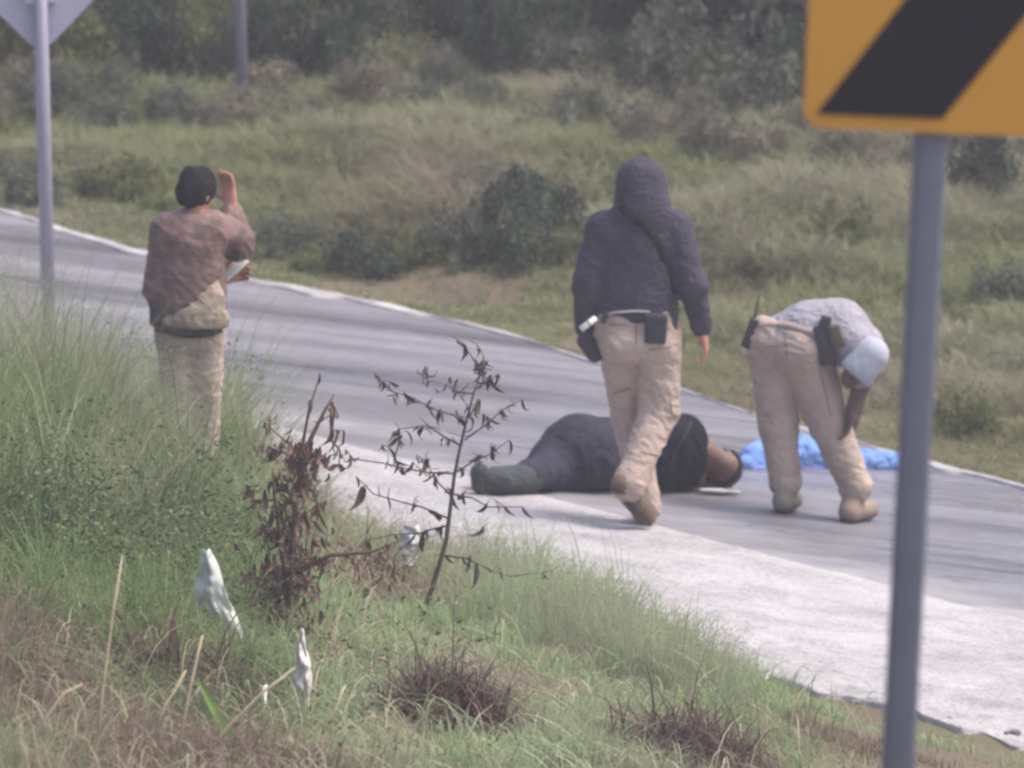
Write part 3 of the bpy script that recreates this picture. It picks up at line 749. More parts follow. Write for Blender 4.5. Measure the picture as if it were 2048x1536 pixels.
M_blue = cloth("light_blue_cloth", (.17, .29, .6), .12, .85, (.12, .22, .5), 9)

def person(loc, label): return empty("person", loc, label, "person", "people on the road")
def shoe(parent, heel, toe, ankle, mat=M_shoe, w=.044):
    heel, toe, ankle = (np.asarray(p, float) for p in (heel, toe, ankle)); up = U(ankle-heel) if np.linalg.norm(ankle-heel) > .01 else np.array([0, 0, 1.])
    f = U(toe-heel); n_ = U(up-f*np.dot(up, f)); org = np.array(parent.location)
    pr = [cone(heel+n_*.045, toe+n_*.035-f*.02, .042, .036), cone(heel+n_*.05, ankle+n_*.02, .045, .046), cone(heel+f*.08+n_*.06, ankle, .04, .04), cone(toe-f*.09+n_*.04, toe-f*.03+n_*.034, w, .04)]
    V, Qd = sdf_mesh(pr, .007, .03); V = smooth(V, Qd, 1)
    o = link("shoe", mk_mesh("shoe", V-org, Qd, smooth=True), mat, parent)
    pr = [cone(heel+n_*.012, heel+f*.1+n_*.012, .043, .038, (n_, .35)), cone(heel+f*.12+n_*.012, toe-f*.025+n_*.012, .042, .043, (n_, .35))]
    V, Qd = sdf_mesh(pr, .007, .02); link("sole", mk_mesh("sole", V-org, Qd, smooth=True), M_sole, o); return o
def eyes_obj(parent, pts):
    org = Vector(parent.location)
    for p in pts:
        bm = bmesh.new(); bmesh.ops.create_uvsphere(bm, u_segments=10, v_segments=6, radius=.012); me = bpy.data.meshes.new("eye"); bm.to_mesh(me); bm.free()
        e = link("eye", me, M_eye, parent); e.location = Vector(p)-org

VIEW = (0, 1, -.12)
def J_at(Y0): return lambda px_, py_, dy=0.: at_y(px_, py_, Y0+dy)

# ---- person walking away in hooded charcoal jacket
fb = hit(1288, 1050, HS); J = J_at(fb[1]); root = person(fb, "person in charcoal hooded jacket and tan trousers walking past the lying person"); bv = {}
Lh, ey = head_prims(J(1284, 372), (0, .05, 1), (0.1, 1, -.15)); 
arm_l = [J(1205, 458), J(1176, 570, -.02), J(1170, 660, .03)]; arm_r = [J(1350, 458), J(1383, 568, -.03), J(1404, 660, .05)]
hips = [J(1240, 680), J(1315, 680)]
kl, al = J(1258, 828, .16), J(1288, 990, .10); kr, ar = J(1318, 822, .02), J(1264, 955, -.17)
body = Lh+[cone(J(1285, 425), J(1280, 600), .13, .12, (VIEW, .7)), cone(J(1240, 660), J(1315, 660), .11), cone(J(1225, 455), J(1335, 455), .06)]
for a in (arm_l, arm_r): body += [cone(a[0], a[1], .05, .042), cone(a[1], a[2], .04, .03)]
body += [cone(hips[0], kl, .08, .06), cone(kl, al, .055, .045), cone(hips[1], kr, .08, .06), cone(kr, ar, .055, .045)]
body += hand_prims(arm_l[2], U(J(1190, 700)-J(1170, 660)), (0, 1, 0), (1, 0, 0), .75)+hand_prims(arm_r[2], U(J(1412, 700)-J(1404, 660)), (0, 1, .1), (-1, 0, 0), .45)
garment("body", body, M_skin_r, root, .006, .02, 0)
eyes_obj(root, ey)
jk = [cone(J(1275, 485), J(1272, 590), .185, .175, (VIEW, .66)), cone(J(1268, 598), J(1278, 600), .172, .172, (VIEW, .68)), cone(J(1212, 455), J(1346, 455), .07, .07, (VIEW, .9)), cone(J(1280, 430), J(1278, 470), .12, .16, (VIEW, .75))]
for a in (arm_l, arm_r): jk += [cone(a[0], a[1], .078, .066), cone(a[1], a[2]*.9+a[1]*.1, .064, .047)]
jacket = garment("jacket", jk, M_hood, root, .008, .035, .013, (6, 6, 9), seed=1, keep=bv)
garment("jacket_hem", [cone(J(1262, 610), J(1284, 612), .158, .158, (VIEW, .72))], M_hood, jacket.parent, .008, .02, .003, cut=[(J(1272, 624), (0, 0, -1)), (J(1272, 603), (0, 0, 1))], keep=bv)
garment("hood", [cone(J(1282, 362), J(1283, 395, -.01), .112, .113), cone(J(1284, 395, .02), J(1288, 432, -.02), .115, .135, (VIEW, .85)), cone(J(1270, 425, -.03), J(1310, 430, -.03), .06, .06)], M_hood, root, .008, .04, .008, (6, 6, 14), seed=4, keep=bv)
for a in (arm_l, arm_r):
    d_ = U(a[2]-a[1]); garment("cuff", [cone(a[2]-d_*.055, a[2]-d_*.01, .05, .046)], M_hood, root, .008, .02, .002)
tr = [cone(J(1240, 655), J(1312, 655), .118, .118, (VIEW, .95)), cone(J(1238, 690, -.05), J(1315, 690, -.05), .085), cone(J(1250, 625), J(1302, 625), .12, .12, (VIEW, .85))]
tr += [cone(hips[0], kl, .105, .082), cone(kl, al, .082, .068), cone(al, al+U(al-kl)*.05, .07, .073), cone(hips[1], kr, .112, .09), cone(kr, ar, .088, .068), cone(ar, ar+U(ar-kr)*.04, .072, .076)]
garment("trousers", tr, M_tan, root, .008, .018, .014, (9, 9, 14), cut=[(J(1272, 616), (0, 0, 1))], seed=2, keep=bv)
shoe(root, al+np.array([-.01, -.05, -.10]), al+np.array([.01, .18, -.115]), al)
gt = hit(1288, 1052, HS); shoe(root, J(1234, 986, -.24), np.array([J(1291, 1058, -.06)[0], fb[1]-.06, gt[2]+.004]), ar)
ribbon("shirt_edge", [bv["trousers"], bv["jacket_hem"]], [(1212, 628), (1235, 624), (1270, 622), (1300, 624)], .010, plain('dull_shirt_edge', (.42, .41, .44), .8), root, .010)
ribbon("strap", [bv["jacket"], bv["hood"]], [(1240, 408), (1262, 428), (1288, 450), (1320, 490), (1336, 530), (1346, 575), (1348, 604)], .045, cloth('black_webbing', (.016, .015, .02), .2, 1.), root, .003)
M_seam = cloth("tan_seam", (.2, .15, .125), .1)
for pts in ([(1222, 648), (1254, 650)], [(1298, 700), (1340, 694)], [(1226, 786), (1262, 776)], [(1340, 800), (1344, 830)], [(1272, 640), (1272, 690)], [(1280, 905), (1318, 912)]):
    ribbon("pocket_seam", [bv["trousers"]], pts, .007, M_seam, root, .002, .002, 8)
ribbon("back_seam", [bv["jacket"]], [(1190, 470), (1230, 482), (1300, 484), (1352, 470)], .006, M_gear, root, .002, .002, 16)
def on(bvh, px_, py_):
    h_ = bvh.ray_cast(Vector(CAM), Vector(ray(px_, py_))); return h_[0]
def gear(name, px_, py_, wpx, hpx, dep, rotdeg, parent, Y0, mat=M_gear, bvh=None, bev=.01):
    p = on(bvh, px_, py_) if bvh else None
    Yp = (p.y-dep*.35) if p is not None else Y0; q = at_y(px_, py_, Yp); s = F/(Yp-CAM[1])
    return rbox(name, (wpx/s, dep, hpx/s), mat, parent, Vector(q)-Vector(parent.location), (0, math.radians(rotdeg), 0), bev)
g1 = gear("belt_pouch", 1312, 657, 44, 62, .045, 3, root, fb[1]-.14, bvh=bv["trousers"], bev=.014)
g2 = gear("pouch_flap", 1312, 640, 47, 24, .055, 3, root, fb[1]-.15, bvh=bv["trousers"], bev=.01)
h1 = gear("holster", 1342, 650, 26, 84, .06, 6, root, fb[1]-.05, bev=.014)
h2 = gear("holster_grip", 1347, 607, 20, 36, .04, -10, root, fb[1]-.05, bev=.01)
rp = gear("belt_clip", 1209, 636, 12, 24, .02, 20, root, fb[1]-.12, M_gear)
# rolled paper and black case carried by the walking person
pa, pc = J(1192, 636, -.12), J(1162, 658, -.14)
o = empty("rolled_paper", (pa+pc)/2, "small pale rolled paper at the left wrist of the hooded person", "paper roll")
tube_obj("sheet", [tube([pa, pc], [.014, .014], 10)], M_paper, o, (pa+pc)/2)
tube_obj("band", [tube([pa*.55+pc*.45, pa*.45+pc*.55], [.0155, .0155], 10)], M_flap, o, (pa+pc)/2)
hc = J(1180, 695, -.01)
o = empty("black_case", hc, "rounded black case held in the hooded person's left hand", "case")
garment("shell", [cone(J(1172, 682, -.02), J(1190, 708, -.02), .042, .04, (VIEW, .6))], M_gear, o, .006, .02, .003)
tube_obj("wrist_loop", [tube([J(1168, 664, -.02), J(1163, 676, -.04), J(1168, 686, -.04)], [.005, .005, .005], 6)], M_gear, o, hc)

# ---- person bending over
fl = hit(1570, 1024, HS); fr = hit(1722, 1044, HS); Y0 = (fl[1]+fr[1])/2; J = J_at(Y0); dl, dr = fl[1]-Y0, fr[1]-Y0
base = (fl+fr)/2; root = person(base, "person in pale shirt, cap and tan trousers bending down over the blue bundle"); bv = {}
hd = J(1733, 722, -.17); up_ = U(np.array([.62, .25, -.55])); fw_ = U(np.array([-.1, .45, -.8]))
up_ = U(J(1764, 692)-J(1716, 748)); fw_ = U(np.array([.3, .9, -.3]))
Lh, ey = head_prims(hd, up_, fw_, .84)
shn, shf = J(1712, 690, -.12), J(1722, 688, .22)
eln, hnn = J(1722, 770, -.1), J(1704, 818, -.1); elf, hnf = J(1722, 770, .3), J(1712, 825, .3)
hipL, hipR = J(1552, 715, dl*.5+.04), J(1612, 718, dr*.5-.03)
kL, aL = J(1556, 850, dl), J(1570, 962, dl); kR, aR = J(1660, 850, dr*.8), J(1710, 972, dr)
body = Lh+[cone(J(1575, 690), J(1650, 665), .12, .12), cone(J(1650, 665), J(1712, 685), .12, .1), cone(J(1705, 690, .0), hd, .055, .055)]
for s_, e_, h_ in ((shn, eln, hnn), (shf, elf, hnf)): body += [cone(s_, e_, .05, .042), cone(e_, h_, .041, .03)]+hand_prims(h_, U(J(1700, 850)-J(1705, 820)), (0, .6, .3), (-1, 0, 0), .5)
for h_, k_, a_ in ((hipL, kL, aL), (hipR, kR, aR)): body += [cone(h_, k_, .08, .06), cone(k_, a_, .055, .045)]
garment("body", body, plain("dark_skin", (.095, .06, .055), .6, 0, .12, 20, .3), root, .006, .02, 0); eyes_obj(root, ey)
st = [cone(J(1578, 684), J(1620, 668), .138, .148, (VIEW, 1.)), cone(J(1620, 668), J(1672, 664), .148, .15), cone(J(1672, 664), J(1722, 694, .05), .15, .105), cone(shn, shf, .085),
      cone(shn, eln*.85+shn*.15, .07, .058), cone(shf, elf*.85+shf*.15, .07, .058), cone(J(1528, 652), J(1560, 656), .03)]
garment("shirt", st, M_shirt, root, .008, .04, .008, (9, 9, 6), seed=6, keep=bv)
tr = [cone(J(1552, 692, .05), J(1603, 700, -.06), .138, .132), cone(J(1540, 678), J(1590, 684), .115, .12), cone(hipL, kL, .122, .092), cone(kL, aL, .088, .07), cone(aL, aL+U(aL-kL)*.005, .072, .074),
      cone(hipR, kR, .128, .097), cone(kR, aR, .092, .074), cone(aR, aR+U(aR-kR)*.005, .075, .077)]
wn_ = U(np.array([.35, 0, 1.]))
garment("trousers", tr, M_tan, root, .008, .02, .014, (9, 9, 14), cut=[(J(1580, 652), wn_)], seed=9, keep=bv)
shoe(root, [aL[0]-.01, aL[1]-.05, fl[2]+.006], [aL[0]+.05, aL[1]+.19, fl[2]+.006], aL, plain("grey_boot", (.2, .17, .15), .8)); shoe(root, [aR[0]-.03, aR[1]-.06, fr[2]+.006], [aR[0]+.08, aR[1]+.17, fr[2]+.006], aR, plain('pale_tan_boot', (.22, .165, .13), .85))
ribbon("belt_or_hem_shade", [bv["trousers"], bv["shirt"]], [(1512, 652), (1540, 646), (1575, 650), (1610, 660), (1640, 668)], .03, plain("pale_belt", (.4, .3, .27), .8), root, .008)
for pts in ([(1528, 690), (1556, 694)], [(1590, 706), (1626, 712)], [(1570, 660), (1574, 720)], [(1640, 740), (1662, 830)]):
    ribbon("pocket_seam", [bv["trousers"]], pts, .005, M_seam, root, .002, .002, 8)
cp_ = [cone(hd-up_*.05-fw_*.008, hd+up_*.035-fw_*.008, .086, .082), cone(hd+up_*.05-fw_*.01, hd+up_*.055, .05)]
cap = garment("cap", cp_, M_cap, root, .007, .03, .003, (9, 9, 9), cut=[(hd-up_*.085, -up_)])
garment("brim", [cone(hd+up_*.012+fw_*.07, hd+up_*.004+fw_*.10, .07, .055, (up_, .12))], M_cap, root, .006, .01, 0)
ho = gear("holster", 1650, 690, 34, 84, .06, -12, root, Y0-.2, bev=.015, bvh=bv["trousers"])
gear("holster_grip", 1650, 648, 22, 34, .045, 14, root, Y0-.2, bev=.01, bvh=bv["shirt"])
gear("pouch", 1672, 672, 26, 44, .045, -16, root, Y0-.2, plain("olive_pouch", (.075, .065, .04), .85), bvh=bv["shirt"], bev=.012)
ra = gear("radio", 1500, 666, 19, 62, .035, 20, root, Y0-.06, bev=.008)
org = np.array(root.location)
tube_obj("antenna", [tube([J(1508, 640, -.06), J(1514, 612, -.06), J(1521, 580, -.06)], [.006, .005, .003], 7)], M_gear, root, org)
# ---- person in brown jacket
fa = hit(372, 1030, HS); J = J_at(fa[1]); root = person(fa, "person in brown jacket with raised hand standing at the verge"); bv = {}
hd = J(395, 390, .03); up_ = U(np.array([.06, .1, 1.])); fw_ = U(np.array([.62, .75, -.35]))
Lh, ey = head_prims(hd, up_, fw_, .86)
shl, elb, hl = J(334, 464), J(322, 578, .0), J(436, 556, .2); shr, er, hr = J(425, 458, .02), J(474, 486, .12), J(461, 412, .14)
hl_, hr_ = J(357, 690), J(406, 690)
gl, gr_ = hit(352, 1026, HS), hit(402, 1034, HS)
kl, al = J(360, 850), np.array([gl[0]+.02, fa[1], gl[2]+.11]); kr, ar = J(404, 850, .02), np.array([gr_[0], fa[1]+.02, gr_[2]+.11])
body = Lh+[cone(J(380, 500), J(378, 640), .12, .13, (VIEW, .75)), cone(J(368, 680), J(396, 680), .08), cone(J(335, 458), J(415, 458), .06)]
for s_, e_, h_ in ((shl, elb, hl), (shr, er, hr)): body += [cone(s_, e_, .05, .042), cone(e_, h_, .04, .03)]
body += hand_prims(hr, (-.1, .15, 1), (-.6, .6, 0), (-.5, .2, .2), .3)+hand_prims(hl, (.8, .3, .2), (0, 0, 1), (0, -1, .2), .7)
body += [cone(hl_, kl, .08, .06), cone(kl, al, .055, .045), cone(hr_, kr, .08, .06), cone(kr, ar, .055, .045)]
garment("body", body, M_skin_r, root, .006, .02, 0); eyes_obj(root, ey)
garment("hair", hair_prims(hd, up_, fw_, .85, .012)+[cone(hd+up_*.075-fw_*.06, hd+up_*.085+fw_*.02, .035)], M_hair, root, .006, .03, .014, (34, 34, 26), sm=1, seed=3)
jk = [cone(J(380, 484), J(374, 560), .145, .155, (VIEW, .78)), cone(J(374, 560), J(376, 635), .155, .155, (VIEW, .8)), cone(J(342, 458), J(416, 460), .066), cone(J(386, 446), J(378, 475), .06, .14, (VIEW, .8)),
      cone(shl, elb, .07, .066), cone(elb, hl*.85+elb*.15, .066, .05), cone(shr, er, .078, .07), cone(er, hr*.75+er*.25, .068, .05)]
garment("jacket", jk, M_brown, root, .008, .035, .02, (9, 9, 10), cut=[(J(372, 664), (0, 0, -1))], seed=12, keep=bv)
garment("collar", [cone(J(368, 452, .01), J(408, 454, .02), .05), cone(J(376, 448, -.03), J(402, 446, -.03), .028)], M_brown, root, .008, .03, .005)
garment("jacket_flap", [cone(J(418, 562, -.07), J(412, 632, -.09), .04, .085, (VIEW, .45)), cone(J(412, 600, -.09), J(392, 640, -.1), .07, .09, (VIEW, .45)), cone(J(395, 634, -.1), J(432, 640, -.05), .08, .06, (VIEW, .5)), cone(J(338, 645, -.1), J(395, 636, -.1), .03, .07, (VIEW, .5))], M_flap, root, .007, .05, .008, (10, 10, 10), cut=[(J(395, 652), (0, 0, -1))], seed=5)
garment("trousers", [cone(J(364, 668), J(398, 668), .12, .115, (VIEW, .95)), cone(hl_, kl, .092, .07), cone(kl, al, .07, .062), cone(hr_, kr, .092, .072), cone(kr, ar, .072, .064)], M_tan, root, .008, .02, .014, (9, 9, 14), seed=15, keep=bv)
ribbon("belt_or_hem_shade", [bv["trousers"], bv["jacket"]], [(330, 655), (350, 664), (390, 668), (425, 664), (440, 656)], .035, M_gear, root, .012)  # no real belt here: dark strip standing in for shade under the jacket hem
gear("pocket_pouch", 312, 628, 26, 48, .035, 0, root, fa[1]-.1, bvh=bv["jacket"])
shoe(root, [al[0], al[1]-.06, gl[2]+.01], [al[0]+.08, al[1]+.18, gl[2]+.01], al); shoe(root, [ar[0], ar[1]-.06, gr_[2]+.01], [ar[0]+.1, ar[1]+.17, gr_[2]+.01], ar)
nc = J(464, 537, .2)
o = empty("notepad", nc, "white notepad held at the waist of the brown jacketed person", "notepad")
o.rotation_euler = (math.radians(35), math.radians(-40), math.radians(10))
rbox("cover", (.15, .085, .008), plain("pad_cover", (.3, .2, .16), .7), o, (0, 0, -.006), bev=.002); rbox("pages", (.145, .08, .012), M_paper, o, (0, 0, .004), bev=.002)

# ---- person lying on the road
LYB = 986
Yl = lambda px_: hit(px_, LYB, HS)[1]
YA, YB = Yl(950), Yl(1440)
def JL(px_, py_, dy=0.): return at_y(px_, py_, YA+(YB-YA)*(px_-950)/490+dy)
c0 = hit(1200, LYB, HS); root = person(c0, "person in dark navy jacket lying curled on the road"); bv = {}
hd = JL(1440, 930, .06); up_ = U(JL(1478, 958)-JL(1412, 908)); fw_ = U(np.array([.1, .9, -.35]))
Lh, ey = head_prims(hd-up_*.01, up_, fw_, .98)
hand_w = JL(1400, 965, .3)
body = Lh+[cone(JL(1410, 905, .1), JL(1380, 905, .15), .06, .08), cone(JL(1370, 905, .17), JL(1180, 905, .17), .13, .13), cone(JL(1130, 930, .2), JL(1050, 955, .5), .08, .06), cone(JL(1050, 955, .5), JL(975, 962, .12), .055, .045),
           cone(JL(1375, 870, .15), JL(1390, 930, .38), .05, .04), cone(JL(1390, 930, .38), hand_w, .038, .03)]
body += hand_prims(hand_w, (1, .1, 0), (0, -.3, 1), (0, -.5, -1), .4)
garment("body", body, M_skin_d, root, .006, .02, 0); eyes_obj(root, ey)
garment("hair", [cone(hd+up_*.02-fw_*.032, hd+up_*.03+fw_*.01, .096, .09)], cloth("cropped_hair", (.03, .027, .027), .3, .8, None, 70, 200), root, .006, .03, .003, (30, 30, 30), cut=[(hd+up_*.012, -(up_*1.0+fw_*.1))])
jk = [cone(JL(1346, 908, .18), JL(1290, 910, .18), .17, .17), cone(JL(1290, 912, .18), JL(1215, 910, .18), .168, .175), cone(JL(1372, 874, .17), JL(1368, 930, .17), .08, .085), cone(JL(1372, 868, .1), JL(1318, 884, -.0), .075, .066), cone(JL(1318, 884, .0), JL(1262, 925, .0), .062, .05),
      cone(JL(1370, 870, .2), JL(1385, 930, .38), .065, .05), cone(JL(1385, 930, .38), JL(1390, 955, .33), .05, .042)]
garment("jacket", jk, M_navy, root, .009, .05, .026, (5.5, 5.5, 5.5), seed=21, keep=bv)
garment("collar", [cone(JL(1398, 884, .12), JL(1402, 915, .1), .045, .045)], M_navy, root, .008, .03, .004)
ribbon("jacket_seam", [bv["jacket"]], [(1384, 842), (1372, 870), (1352, 900), (1340, 940), (1338, 972)], .006, M_gear, root, .002, .002, 14)
tr = [cone(JL(1205, 912, .18), JL(1155, 910, .18), .172, .182), cone(JL(1160, 910, .18), JL(1110, 928, .2), .18, .125), cone(JL(1120, 936, .2), JL(1060, 954, .45), .11, .085), cone(JL(1095, 944, .1), JL(1045, 957, .05), .092, .068)]
garment("trousers", tr, cloth("dark_navy_trousers", (.03, .029, .048), .2, .9, (.02, .02, .033), 7), root, .009, .05, .014, (6, 6, 6), seed=27)
garment("trouser_leg", [cone(JL(1060, 957, .05), JL(990, 960, 0), .068, .058), cone(JL(1055, 958, .4), JL(1000, 964, .2), .07, .058)], M_slate, root, .008, .03, .008, seed=31)
for a_, b_ in ((JL(985, 966, .0), JL(962, 950, .0)), (JL(980, 968, .2), JL(960, 952, .2))):
    garment("shoe", [cone(a_, b_+np.array([0, 0, .01]), .045, .04), cone(a_+np.array([.05, 0, .005]), a_, .05, .048), cone(b_+np.array([-.01, 0, .02]), b_+np.array([-.005, .02, -.055]), .034, .036)], M_slate, root, .007, .02, .002)

pp = [JL(1404, 980, -.02), JL(1440, 982, -.04), JL(1476, 984, -.03)]
o = empty("white_cloth", pp[1], "small white cloth under the head of the lying person", "cloth")
garment("folded_sheet", [cone(pp[0], pp[1], .02, .026, ((0, 0, 1), .45)), cone(pp[1], pp[2], .026, .016, ((0, 0, 1), .4))], plain('dull_white_cloth', (.4, .39, .42), .9), o, .005, .015, .006, (20, 20, 20))
# ---- blue cloth bundle
bc = hit(1640, 936, HS); Yb = lambda px_: hit(px_, 935, HS)[1]
ya, yb_ = Yb(1490), Yb(1790)
def JB(px_, py_, dy=0.): return at_y(px_, py_+9, ya+(yb_-ya)*(px_-1490)/300+dy)
o = empty("cloth_bundle", bc, "crumpled light blue cloth bundle lying near the far road edge", "cloth")
pr = [cone(JB(1505, 905, .06), JB(1530, 900, .06), .062, .075), cone(JB(1530, 902, .06), JB(1600, 900, .08), .07, .078), cone(JB(1600, 902, .08), JB(1632, 902, .08), .08, .084), cone(JB(1632, 905, .08), JB(1690, 912, .06), .07, .056),
      cone(JB(1690, 912, .06), JB(1750, 915, .03), .054, .05), cone(JB(1750, 915, .03), JB(1800, 917, .0), .05, .046), cone(JB(1485, 918, .02), JB(1520, 922, .0), .035, .032)]
garment("folded_cloth", pr, M_blue, o, .007, .03, .02, (16, 16, 14), seed=41, sm=1)
garment("inner_lining", [cone(JB(1600, 925, .0), JB(1640, 927, -.01), .022, .022), cone(JB(1506, 928, -.03), JB(1545, 930, -.03), .018)], cloth("blue_violet_lining", (.2, .24, .55), .2), o, .006, .02, .006, (20, 20, 20))

# ------------------------------------------------------------------ dried weeds with separate leaves
M_dry = plain("dry_brown_stem", (.075, .055, .05), .95, 0, .25, 30, .15)
def leaf_mesh(seed, c_a, c_b):
    r = random.Random(seed); n = 6; V = []; Cl = []
    bend = r.uniform(.7, 3.2); tw = r.uniform(-1.4, 1.4); pos = Vector((0, 0, 0)); a = 0
    for i in range(n+1):
        t = i/n; w = .14*math.sin(math.pi*min(1, t*.9+.08))**.8*(1-.5*t)+.004; a = bend*t; th = tw*t
        nn = Vector((math.cos(th), math.sin(th), 0)); fold = Vector((-math.sin(th), math.cos(th), 0))*w*.7
        cc = tuple(c_a[k]*(1-t)+c_b[k]*t for k in range(3))
        V += [pos-nn*w+fold, pos, pos+nn*w+fold]; Cl += [cc]*3
        pos = pos+Vector((math.sin(a)*math.cos(seed), math.sin(a)*math.sin(seed), -math.cos(a)))*(1/n)
    Qd = []
    for i in range(n):
        for k in range(2): Qd.append((3*i+k, 3*i+k+1, 3*i+4+k, 3*i+3+k))
    me = mk_mesh("leaf", np.array([tuple(v) for v in V]), Qd, None, np.array(Cl), True); return me
M_dleaf = leafmat("dead_leaf", .12, .85)
LF_d = [leaf_mesh(i, (.05, .038, .035), (.09, .065, .055)) for i in range(6)]; LF_b = [leaf_mesh(20+i, (.12, .07, .055), (.2, .125, .1)) for i in range(6)]
for me in LF_d+LF_b: me.materials.append(M_dleaf)
def add_leaf(parent, p, L, set_, tilt=None):
    o = link("leaf", random.choice(set_), None, parent); o.location = Vector(p)-Vector(parent.location); w_ = random.uniform(.7, 1.25)
    o.scale = (L*w_, L*w_, L); o.rotation_euler = (random.uniform(-.35, .35), random.uniform(-.35, .35), random.uniform(0, 6.28)) if tilt is None else tilt
    return o
Zf = lambda x, y: (450+x/2.695, 680+y/2.695)
def weed(basepix, stems, branches, leaves, label, mat, sets, r0=.011, lmin=.04, lmax=.095):
    g = hit(*basepix, H); Y0 = g[1]; o = empty("dried_weed", g, label, "weed")
    rr = random.Random(5)
    for s in stems:
        pts = [at_y(*p, Y0+.02*i) for i, p in enumerate(s)]; pts[0] = pts[0]
        n = len(pts); tube_obj("stem", [tube(pts, [r0*(1-.75*i/(n-1)) for i in range(n)], 7)], mat, o, g)
    for s in branches:
        dy = rr.uniform(-.35, .35); pts = [at_y(*p, Y0+.1+dy*i/len(s)) for i, p in enumerate(s)]; n = len(pts)
        if n < 2: continue
        tube_obj("branch", [tube(pts, [r0*.36*(1-.6*i/(n-1)) for i in range(n)], 6)], mat, o, g)
        for i in range(1, n):
            for q in range(rr.choice([1, 1, 2, 2])):
                t0 = rr.random(); pc_ = pts[i-1]*(1-t0)+pts[i]*t0
                tip = pc_+np.array([rr.gauss(0, .03), rr.gauss(0, .03), rr.uniform(-.02, .05)])
                tube_obj("twig", [tube([pc_, (pc_+tip)/2+np.array([rr.gauss(0, .006), 0, rr.gauss(0, .006)]), tip], [r0*.2, r0*.16, r0*.1], 5)], mat, o, g)
                for z in range(rr.choice([1, 2, 3, 4, 5])): add_leaf(o, pc_*(1-z*.3)+tip*z*.3 if z < 3 else tip, rr.uniform(lmin*.7, lmax)*rr.uniform(.5, 1.25), sets, (rr.uniform(-.8, .8), rr.uniform(-.8, .8), rr.uniform(0, 6.28)))
        add_leaf(o, pts[-1], rr.uniform(lmin, lmax), sets)
    for px_, py_, L in leaves: add_leaf(o, at_y(px_, py_, Y0+rr.uniform(-.15, .2)), L, sets)
    return o
zb = lambda *p: [Zf(*q) for q in p]
weed((843, 1236), [zb((1060, 1490), (1120, 1330), (1190, 1090), (1210, 940), (1235, 740), (1260, 610), (1300, 440), (1340, 290), (1385, 160))],
     [zb((1340, 290), (1240, 280), (1190, 235)), zb((1285, 460), (1235, 405), (1130, 375), (1010, 310), (880, 270), (815, 190)), zb((1290, 540), (1400, 460), (1470, 400), (1520, 360), (1600, 320)),
      zb((1250, 710), (1330, 660), (1420, 620), (1530, 540)), zb((1230, 850), (1150, 770), (1100, 690), (1085, 640)), zb((1200, 960), (1060, 900), (940, 870), (800, 830), (705, 735)),
      zb((1255, 560), (1180, 520), (1090, 460), (940, 480), (900, 500)), zb((1240, 720), (1100, 715), (960, 690), (860, 665), (690, 640), (650, 590)), zb((1180, 1160), (1310, 1180), (1430, 1240), (1540, 1275), (1720, 1250)),
      zb((1370, 190), (1350, 120), (1310, 60), (1285, 20)), zb((1365, 230), (1420, 240), (1460, 190)), zb((1225, 830), (1330, 850), (1420, 900), (1600, 900)), zb((1310, 420), (1350, 360), (1370, 320)), zb((1205, 1000), (1110, 1020), (1060, 1040), (900, 1050), (770, 1080)), zb((1385, 160), (1395, 90), (1370, 40)),
      zb((940, 480), (935, 570), (910, 640), (950, 680)), zb((1090, 250), (1095, 190), (1080, 140))],
     [(*Zf(1090, 140), .07), (*Zf(1080, 150), .06), (*Zf(805, 180), .06), (*Zf(1215, 200), .06), (*Zf(745, 790), .13), (*Zf(760, 800), .12), (*Zf(1320, 1160), .12), (*Zf(1350, 1200), .14), (*Zf(1280, 1160), .1), (*Zf(1390, 1000), .1), (*Zf(1380, 160), .05), (*Zf(1470, 180), .05), (*Zf(1105, 640), .08)],
     "leggy dried weed with thin bare branches and curled dark leaves", M_dry, LF_d, .012)
rr = random.Random(9)
lv = []
for k in range(300):
    t = rr.random(); y_ = 880+t*390; xc = np.interp(y_, [880, 950, 1050, 1150, 1270], [607, 590, 580, 570, 565]); lv.append((xc+rr.gauss(0, 16+46*t), y_, rr.uniform(.04, .1)))
for k in range(70): lv.append((rr.uniform(640, 810), rr.gauss(1115, 24), rr.uniform(.03, .07)))
tw = []
for k in range(34):
    y_ = rr.uniform(900, 1240); xc = np.interp(y_, [880, 950, 1050, 1150, 1270], [607, 590, 580, 570, 565]); sx = rr.choice([-1, 1]); tw.append([(xc, y_), (xc+sx*rr.uniform(12, 30), y_-rr.uniform(0, 30)), (xc+sx*rr.uniform(28, 75), y_-rr.uniform(-25, 50))])
weed((572, 1310), [[(572, 1320), (580, 1150), (590, 1000), (603, 900), (618, 820), (640, 750)], [(598, 930), (625, 870), (650, 820), (668, 790)], [(575, 1180), (560, 1080), (548, 985), (545, 935)], [(580, 1150), (660, 1110), (740, 1105), (800, 1080)]],
     [[(600, 915), (580, 890), (545, 860), (530, 845)], [(655, 815), (668, 830), (664, 880)], [(660, 880), (680, 900), (678, 930)], [(548, 1000), (505, 1000), (495, 980)]]+tw, lv+[(600, 885, .13), (612, 890, .13), (622, 895, .12), (605, 905, .14), (660, 805, .13), (668, 815, .12), (664, 860, .1), (640, 745, .06), (620, 800, .08), (545, 945, .09), (560, 945, .08), (495, 970, .1)],
     "bushy dried brown weed thick with hanging dead leaves", plain("dry_red_stem", (.11, .07, .055), .95, 0, .25, 30, .15), LF_b+LF_d[:2], .012)
